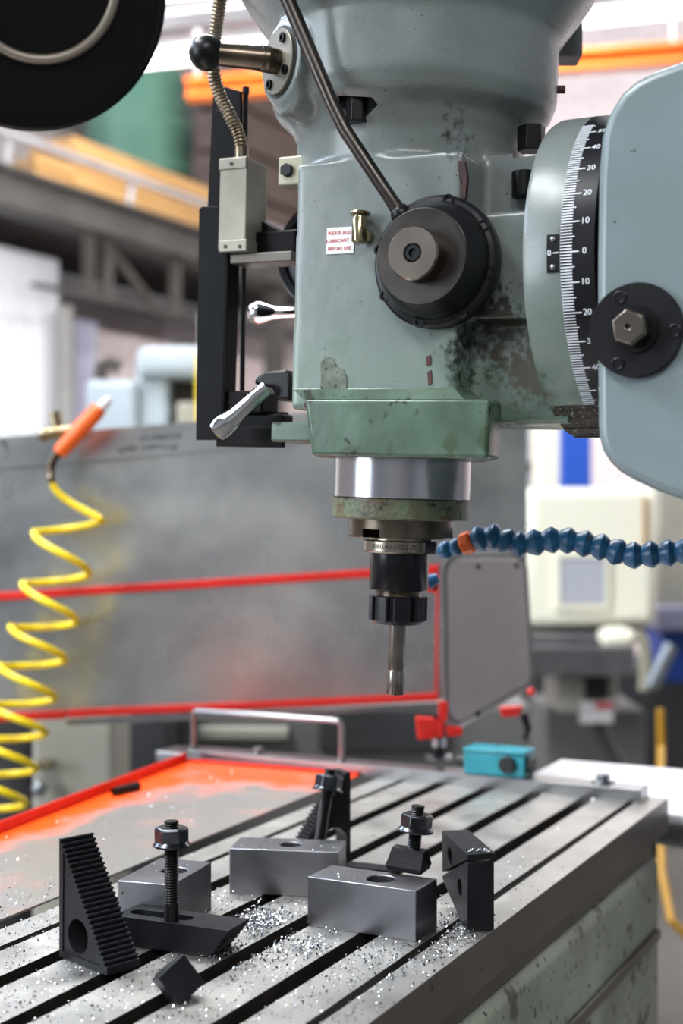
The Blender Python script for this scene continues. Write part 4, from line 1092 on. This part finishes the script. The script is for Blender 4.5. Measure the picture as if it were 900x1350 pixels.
put(MB().lathe([(.004, 0), (.0105, .001), (.0112, Ln * .1), (.0112, Ln * .78), (.0095, Ln * .92), (.004, Ln)], 24, M), 'barrel', 'gun_orange', bg, .8)
put(MB().lathe([(.003, Ln * .96), (.0075, Ln * .96), (.006, Ln * 1.1), (.003, Ln * 1.14)], 20, M), 'tip', 'label_white', bg)
put(MB().box((.009, -.004, Ln * .28), (.014, .004, Ln * .9), M), 'trigger', 'gun_orange', bg, 0, .0015)
sp = catmull([C(78, 597, 2.05), C(71, 605, 2.05), (C(67, 618, 2.05)), C(68, 636, 2.05)], 14)
put(MB().tube(sp, [(.0068, .0055)[k % 2] for k in range(len(sp))], 16), 'spring_collar', 'flex_steel', bg, .3)
put(MB().cyl(C(56, 573, 2.07), C(98, 566, 2.07), .009, 16, .007), 'hook_arm', 'brass', bg)
put(MB().cyl(C(76, 566, 2.08), C(72, 543, 2.08), .009, 16), 'hook_stem', 'brass', bg)
put(MB().sphere(C(58, 573, 2.07), .010, 12), 'hook_end', 'brass', bg)

# round black lamp head hanging at the upper left
ZL = .93
lc = C(38, -12, ZL)
nl = (-FW * .93 + RT * .12 - UP * .34).normalized()
LMt = frame(lc, UP, nl)
wl = thing('work_lamp', 'round black lamp head with a grey ring at the ceiling side', 'lamp', LMt)
put(MB().lathe([(.001, -.03), (.06, -.028), (.082, -.016), (.0885, -.002), (.089, .004), (.0865, .006), (.084, .001), (.001, .0)], 72, LMt), 'shade', 'lamp_black', wl, .7)
put(MB().lathe([(.0505 + .0032 * math.cos(2 * PI * k / 14), .0022 + .0032 * math.sin(2 * PI * k / 14)) for k in range(14)], 72, LMt @ Matrix.Translation((.008, -.006, 0)), True), 'grey_ring', 'lamp_ring', wl, 1.5)
put(MB().lathe([(.001, .0), (.024, .0), (.022, .008), (.012, .011), (.001, .011)], 40, LMt @ Matrix.Translation((.034, -.028, 0))), 'boss', 'lamp_ring', wl)
put(MB().tube([LMt @ V((.0, .0, -.02)), LMt @ V((.06, .02, -.06)), lc + UP * .35 - RT * .05 + FW * .05, lc + UP * .9 - RT * .3], .012, 14), 'arm', 'lamp_black', wl)

# =================================================================== loose fixtures on the table
def block(name, P0, P1, width, h, m, label, cat, group=None, hole=None, z=TZ):
    """box standing on z: base edge P0->P1 nearest the camera, width going away"""
    d = (P1 - P0); d.z = 0; Ln = d.length; d.normalize(); n = UP.cross(d)
    if n.dot(FW) < 0: n = -n
    M = Matrix((d, n, UP)).transposed().to_4x4(); M.translation = V((P0.x, P0.y, z))
    b = MB().box((0, 0, 0), (Ln, width, h), M)
    if hole:
        me = cut(b, [MB().cyl(M @ V((Ln * hole[0], width * hole[1], h - hole[3])), M @ V((Ln * hole[0], width * hole[1], h + .01)), hole[2], 40)])
        o = finish(me, name, m, None, .6, .0008)
    else: o = put(b, name, m, None, .6, .0008)
    tag(o, label, cat, group)
    return M, Ln
BH = .0405
MA, LA = block('steel_block', G(405, 1220), G(548, 1242), (G(577, 1228) - G(548, 1242)).length * 1.0 + .008, BH, 'ground_steel', 'ground steel block carrying the black nut and stud on top', 'block', 'ground steel blocks', hole=(.58, .5, .0118, .032))
print('BLOCK A', LA, (G(577, 1228) - G(548, 1242)).length)
MBk, LB = block('steel_block', G(302, 1178), G(446, 1184), .045, BH, 'ground_steel', 'ground steel block in front of the black step block and leaning stud', 'block', 'ground steel blocks', hole=(.52, .5, .0095, .03))
n_, r1, l1 = GZ(226, 1167, TZ + BH), GZ(287, 1137, TZ + BH), GZ(155, 1160.5, TZ + BH)
print('BLOCK B', LB, 'C', (l1 - n_).length, (r1 - n_).length)
wC = (r1 - n_).length
MC, LC = block('steel_block', l1, n_, wC, BH, 'ground_steel', 'ground steel block behind the slotted clamp and its stud', 'block', 'ground steel blocks', hole=(.62, .55, .011, .03))

def thread_profile(r, z0, z1, pitch, zt0):
    p = [(.0005, z0), (r, z0), (r, zt0)]
    z = zt0
    while z + pitch < z1:
        p += [(r * .86, z + pitch * .5), (r, z + pitch)]; z += pitch
    return p + [(r, z1 - .0012), (r * .86, z1), (.0005, z1)]
def stud(M, Ln, thr, nut_z, label, hexr=.0135):
    o = thing('clamping_stud', label, 'stud', M, 'clamping studs with flange nuts')
    put(MB().lathe(thread_profile(.0058, 0, Ln, .0021, thr), 24, M), 'threaded_rod', 'stud_black', o, .3)
    nt_ = put(MB().lathe([(.0063, nut_z + .003), (hexr - .0008, nut_z + .003), (hexr, nut_z + .004), (hexr, nut_z + .0135), (hexr - .0014, nut_z + .0148), (.0063, nut_z + .0148)], 6, M, False), 'hex_nut', 'nut_steel', o, .3, .0008)
    put(MB().lathe([(.006, nut_z), (hexr + .0012, nut_z), (hexr + .0014, nut_z + .0015), (hexr - .001, nut_z + .004), (.006, nut_z + .004)], 40, M), 'nut_flange', 'nut_steel', nt_)
    return o
# slotted clamp strap with stud
SH = .0225
a, b = G(150, 1245), G(284, 1264)
d = (b - a); d.z = 0; Ln = d.length; d.normalize(); n = UP.cross(d); n = n if n.dot(FW) > 0 else -n
Mst = Matrix((d, n, UP)).transposed().to_4x4(); Mst.translation = V((a.x, a.y, TZ + .0004))
Wd = .034
poly = [(0, 0), (Ln - .006, 0)]
k = 7
for i in range(k):
    poly += [(Ln - .006 + .0175 * i / k + .0023, SH * i / k + .0006), (Ln - .006 + .0175 * (i + 1) / k, SH * (i + 1) / k)]
poly += [(0, SH)]
Mv = Mst @ Matrix(((1, 0, 0, 0), (0, 0, 1, 0), (0, 1, 0, 0), (0, 0, 0, 1)))
slot = MB()
sr = .0068; s0x, s1x = .006, Ln * .60
sp_ = [(s0x + sr + sr * math.cos(math.radians(t)), Wd * .5 + sr * math.sin(math.radians(t))) for t in range(90, 271, 15)] + [(s1x + sr * math.cos(math.radians(t)), Wd * .5 + sr * math.sin(math.radians(t))) for t in range(-90, 91, 15)]
slot.prism(sp_, -.01, SH + .01, Mst)
me = cut(MB().prism(poly, 0, Wd, Mv), [slot])
o = finish(me, 'clamp_strap', 'iron_block', None, 0, .0005); tag(o, 'dark slotted clamp strap with a serrated end lying under the upright stud', 'clamp')
sb = GZ(226, 1214, TZ + SH); 
Ms = Matrix.Translation(V((sb.x, sb.y, TZ - .018)))
tp = (GZ(226, 1214, TZ + SH) - CAM).dot(FW); zt = CZ - (1082 - HOR) / F * tp
stud(Ms, zt - TZ + .018, .055, zt - TZ + .018 - .0195, 'black threaded stud with flange nut standing upright in the slotted clamp strap')

def step_block(A, Bp, thick, h, label, teeth=22, hole=(.38, .225, .0130), topw=.003, flip=False, lip=.006, lean=None):
    """triangular step block: vertical edge at A, foot at Bp, serrated hypotenuse"""
    d = Bp - A; d.z = 0; w = d.length; d.normalize(); n = UP.cross(d); n = n if n.dot(FW) > 0 else -n
    M = Matrix((d, n, UP)).transposed().to_4x4(); M.translation = V((A.x, A.y, TZ + .0004))
    poly = [(0, 0), (w, 0), (w, lip)]
    for i in range(teeth):
        x0 = w - (w - topw) * i / teeth; x1 = w - (w - topw) * (i + 1) / teeth; z1 = lip + (h - lip) * (i + 1) / teeth; z0 = lip + (h - lip) * i / teeth
        poly += [(x0 - (x0 - x1) * 1.0 - .0004, z0 + (z1 - z0) * .28), (x0 - (x0 - x1) * .95, z0 + (z1 - z0) * .3), (x1, z1)] if False else [(x1 - .0012, z0 + (z1 - z0) * .12), (x1 - .0012 , z0 + (z1 - z0) * .5), (x1 + .0004, z0 + (z1 - z0) * .62), (x1, z1)]
    poly += [(0, h)]
    Mv = M @ Matrix(((1, 0, 0, 0), (0, 0, 1, 0), (0, 1, 0, 0), (0, 0, 0, 1)))
    cc_ = MB().cyl(M @ V((w * hole[0], -.01, h * hole[1])), M @ V((w * hole[0], thick + .01, h * hole[1])), hole[2], 36)
    # shallow recess on the face
    rc = MB().prism([(w * .07, h * .055), (w * .86, h * .055), (w * .07 + .001, h * .90)], -.01, .0009, Mv)
    me = cut(MB().prism(poly, 0, thick, Mv), [cc_, rc])
    o = finish(me, 'step_block', 'iron_block', None, .4, 0)
    tag(o, label, 'step block', 'black step blocks'); return o
A_, B_ = G(78, 1262), G(141, 1287)
step_block(A_, B_, .030, .0905, 'black triangular step block with a round hole beside the slotted clamp', 25)
A_, B_ = G(462, 1130), G(392, 1138)
step_block(A_, B_, .026, .083, 'black triangular step block leaning beside the stud behind the steel blocks', 22, hole=(.3, .2, .0135), topw=.006)
# mated pair of step blocks standing on end
A_, B_ = G(616, 1229), G(583, 1191)
fr = G(651, 1227)
hM = .0632
d = B_ - A_; d.z = 0; w = d.length; d.normalize(); n = fr - A_; n.z = 0; n = (n - d * n.dot(d)); th = n.length; n.normalize()
print('pair', w, th)
M = Matrix((d, n, UP)).transposed().to_4x4(); M.translation = V((A_.x, A_.y, TZ + .0004))
Mv = M @ Matrix(((1, 0, 0, 0), (0, 0, 1, 0), (0, 1, 0, 0), (0, 0, 0, 1)))
low = [(0, 0), (0, hM * .885), (w * .06, hM * .875), (w, hM * .38), (w, hM * .33), (w * .2, 0)]
upp = [(-.0012, hM * .925), (-.0012, hM), (w, hM), (w, hM * .43), (w * .06, hM * .905)]
# hole sizes as seen: tall ovals on the side face
me = cut(MB().prism(low, 0, th, Mv), [MB().cyl(M @ V((w * .30, -.01, hM * .46)), M @ V((w * .30, th * .8, hM * .46)), .0075, 32)])
tag(finish(me, 'step_block', 'iron_block', None, .4, .0006), 'lower black step block of the mated pair by the table edge', 'step block', 'black step blocks')
me = cut(MB().prism(upp, -.0004, th + .0008, Mv), [MB().cyl(M @ V((w * .68, -.01, hM * .74)), M @ V((w * .68, th * .8, hM * .74)), .0082, 32)])
tag(finish(me, 'step_block', 'iron_block', None, .4, .0006), 'upper black step block of the mated pair, its top flecked with chips', 'step block', 'black step blocks')

# T nut tipped on its corner in the slot
def tnut(M, s, name_label, m='iron_block', chamfer=True):
    w, d_, h = s
    B = MB().prism([(-w / 2, -d_ / 2), (w / 2, -d_ / 2), (w / 2, d_ / 2), (-w / 2, d_ / 2)], 0, h * .5, M)
    return B
q = GZ(236, 1293, TZ + .013)
Mt = frame(q, (-UP * .75 + RT * .65 - FW * .1), (-FW * .80 + RT * .42 + UP * .35))
tn = thing('tee_nut', 'small black square nut tipped on its corner by the slot', 'nut', Mt)
put(MB().box((-.0125, -.0125, -.008), (.0125, .0125, .006), Mt), 'body', 'iron_block', tn, 0, .0008)
put(MB().box((-.0125, -.0075, -.014), (.0125, .0075, -.008), Mt), 'tongue', 'iron_block', tn, 0, .0008)
# T nut with stud sitting on block A
q = GZ(538, 1149, TZ + BH)
Mt = frame(q + UP * .001, RT * .9 - FW * .35 , UP)
tn = thing('tee_nut', 'black chamfered nut under a stud on top of the ground steel block', 'nut', Mt)
Mt2 = Mt @ Matrix.Rotation(math.radians(4), 4, 'Y')
w, dd = .0155, .0125
B = MB().loft([Mt2 @ V(p) for p in ((-w * .95, -dd, .001), (w * .95, -dd, .001), (w * .95, dd, .001), (-w * .95, dd, .001))], [Mt2 @ V(p) for p in ((-w, -dd * 1.05, .006), (w, -dd * 1.05, .006), (w, dd * 1.05, .006), (-w, dd * 1.05, .006))])
B.loft([Mt2 @ V(p) for p in ((-w, -dd * 1.05, .006), (w, -dd * 1.05, .006), (w, dd * 1.05, .006), (-w, dd * 1.05, .006))], [Mt2 @ V(p) for p in ((-w * .9, -dd * .45, .019), (w * .9, -dd * .45, .019), (w * .9, dd * .45, .019), (-w * .9, dd * .45, .019))])
put(B, 'body', 'iron_block', tn, 0, .0006)
top3 = C(551, 1062, (q - CAM).dot(FW) + .0)
base3 = C(545, 1125, (q - CAM).dot(FW) + .0)
M3 = axis_frame(base3, top3 - base3); L3 = (top3 - base3).length
stud(M3, L3, .004, L3 - .0215, 'short black threaded stud with flange nut rising from the nut on the steel block')
# leaning stud behind block B
q = G(416, 1150); zq = (q - CAM).dot(FW)
top2 = C(436, 1017, zq + .02)
M2 = axis_frame(q + UP * .004, top2 - q); L2 = (top2 - q).length - .002
stud(M2, L2, L2 * .25, L2 - .0205, 'black threaded stud with flange nut leaning against the toothed step block')
# dark strap lying behind block A
block('clamp_strap', G(452, 1152), G(512, 1158), .018, .008, 'iron_block', 'flat dark clamp strap lying behind the ground steel blocks', 'clamp', None)

# =================================================================== swarf
rnd = random.Random(11)
vs = []; fs = []
def chip(p, s):
    n = len(vs)
    a = rnd.uniform(0, 2 * PI); t = rnd.uniform(-.9, .9); b = rnd.uniform(-.6, .6)
    X = V((math.cos(a), math.sin(a), t * .6)); Y = V((-math.sin(a), math.cos(a), b))
    w = s * rnd.uniform(.35, .8); c = s * rnd.uniform(.15, .5)
    P = [p - X * s * .5 - Y * w * .5, p + X * s * .5 - Y * w * .5 * rnd.uniform(.3, 1), p + X * s * .5 + Y * w * .5 * rnd.uniform(.3, 1), p - X * s * .5 + Y * w * .5]
    mid = (p + Y * w * .5 + UP * c, p - Y * w * .5 + UP * c)
    lo = min([k.z for k in P] + [mid[0].z, mid[1].z]); dz = p.z - lo + .0003
    vs.extend([k + UP * dz for k in (P[0], mid[1], P[1], P[2], mid[0], P[3])])
    fs.append((n, n + 1, n + 4, n + 5)); fs.append((n + 1, n + 2, n + 3, n + 4))
def slot_z(y):
    for s_ in YS:
        if abs(y - s_) < .0085: return None
    for s_ in YG:
        if abs(y - s_) < .004: return TZ - .0068
    return TZ
def on_table(p):
    if not (YB + .001 < p.y < YF and X0 < p.x < XE): return
    z = slot_z(p.y)
    if z is None: return
    return V((p.x, p.y, z))
tray_n = UP.cross(dE)
def scatter(n, fpx, smin, smax, pile=0):
    k = 0; tries = 0
    while k < n and tries < n * 6:
        tries += 1
        x, y = fpx(); p = G(x, y)
        off = (p - E0).dot(tray_n); 
        q = on_table(p)
        side = (p - E0).cross(dE).z
        if side * ((L0 - E0).cross(dE).z) > 0:
            q = V((p.x, p.y, TZ + .003))
            if (p - L0).cross(dL).z * ((E0 - L0).cross(dL).z) < 0 or p.x > XE - .004: continue
        if q is None: continue
        s = rnd.uniform(smin, smax); q.z += abs(rnd.gauss(0, pile))
        chip(q, s); k += 1
G2 = lambda cx, cy, sx_, sy_: (lambda: (rnd.gauss(cx, sx_), rnd.gauss(cy, sy_)))
U2 = lambda x0, x1, y0, y1: (lambda: (rnd.uniform(x0, x1), rnd.uniform(y0, y1)))
scatter(1700, U2(0, 520, 1170, 1350), .0008, .0024)
scatter(260, U2(380, 860, 1060, 1250), .0007, .0018)
scatter(500, U2(0, 400, 1040, 1220), .0007, .0018)
scatter(500, G2(348, 1222, 22, 9), .001, .003, .003)
scatter(260, G2(395, 1250, 30, 9), .001, .0028, .0012)
scatter(220, G2(310, 1262, 20, 10), .001, .0026, .001)
scatter(420, G2(600, 1225, 20, 12), .001, .0028, .0025)
scatter(300, G2(575, 1255, 40, 16), .0008, .0026, .0008)
scatter(200, G2(690, 1150, 30, 22), .0008, .002)
scatter(180, G2(500, 1270, 35, 14), .0008, .0026)
scatter(120, G2(285, 1180, 30, 12), .0008, .0022, .001)
scatter(120, U2(60, 330, 1000, 1070), .0008, .002)
scatter(1500, U2(0, 600, 1180, 1350), .0005, .0013)
scatter(260, G2(352, 1212, 26, 7), .001, .003, .004)
# chips on the tops of the fixtures
def top_chips(M, w, d, z, n, smin=.0006, smax=.0016):
    for _ in range(n): chip(M @ V((rnd.uniform(.002, w - .002), rnd.uniform(.002, d - .002), z)), rnd.uniform(smin, smax))
top_chips(M, w * .98, th, hM + .0002, 70, .0008, .002)
top_chips(MBk, LB, .045, BH, 40); top_chips(MA, LA, .03, BH, 14); top_chips(MC, LC, wC, BH, 25)
me = bpy.data.meshes.new('metal_swarf'); me.from_pydata([tuple(v) for v in vs], [], fs)
o = finish(me, 'metal_swarf', 'swarf', None, 0, 0); tag(o, 'bright steel chips scattered over the table and tray', 'swarf', None, 'stuff')
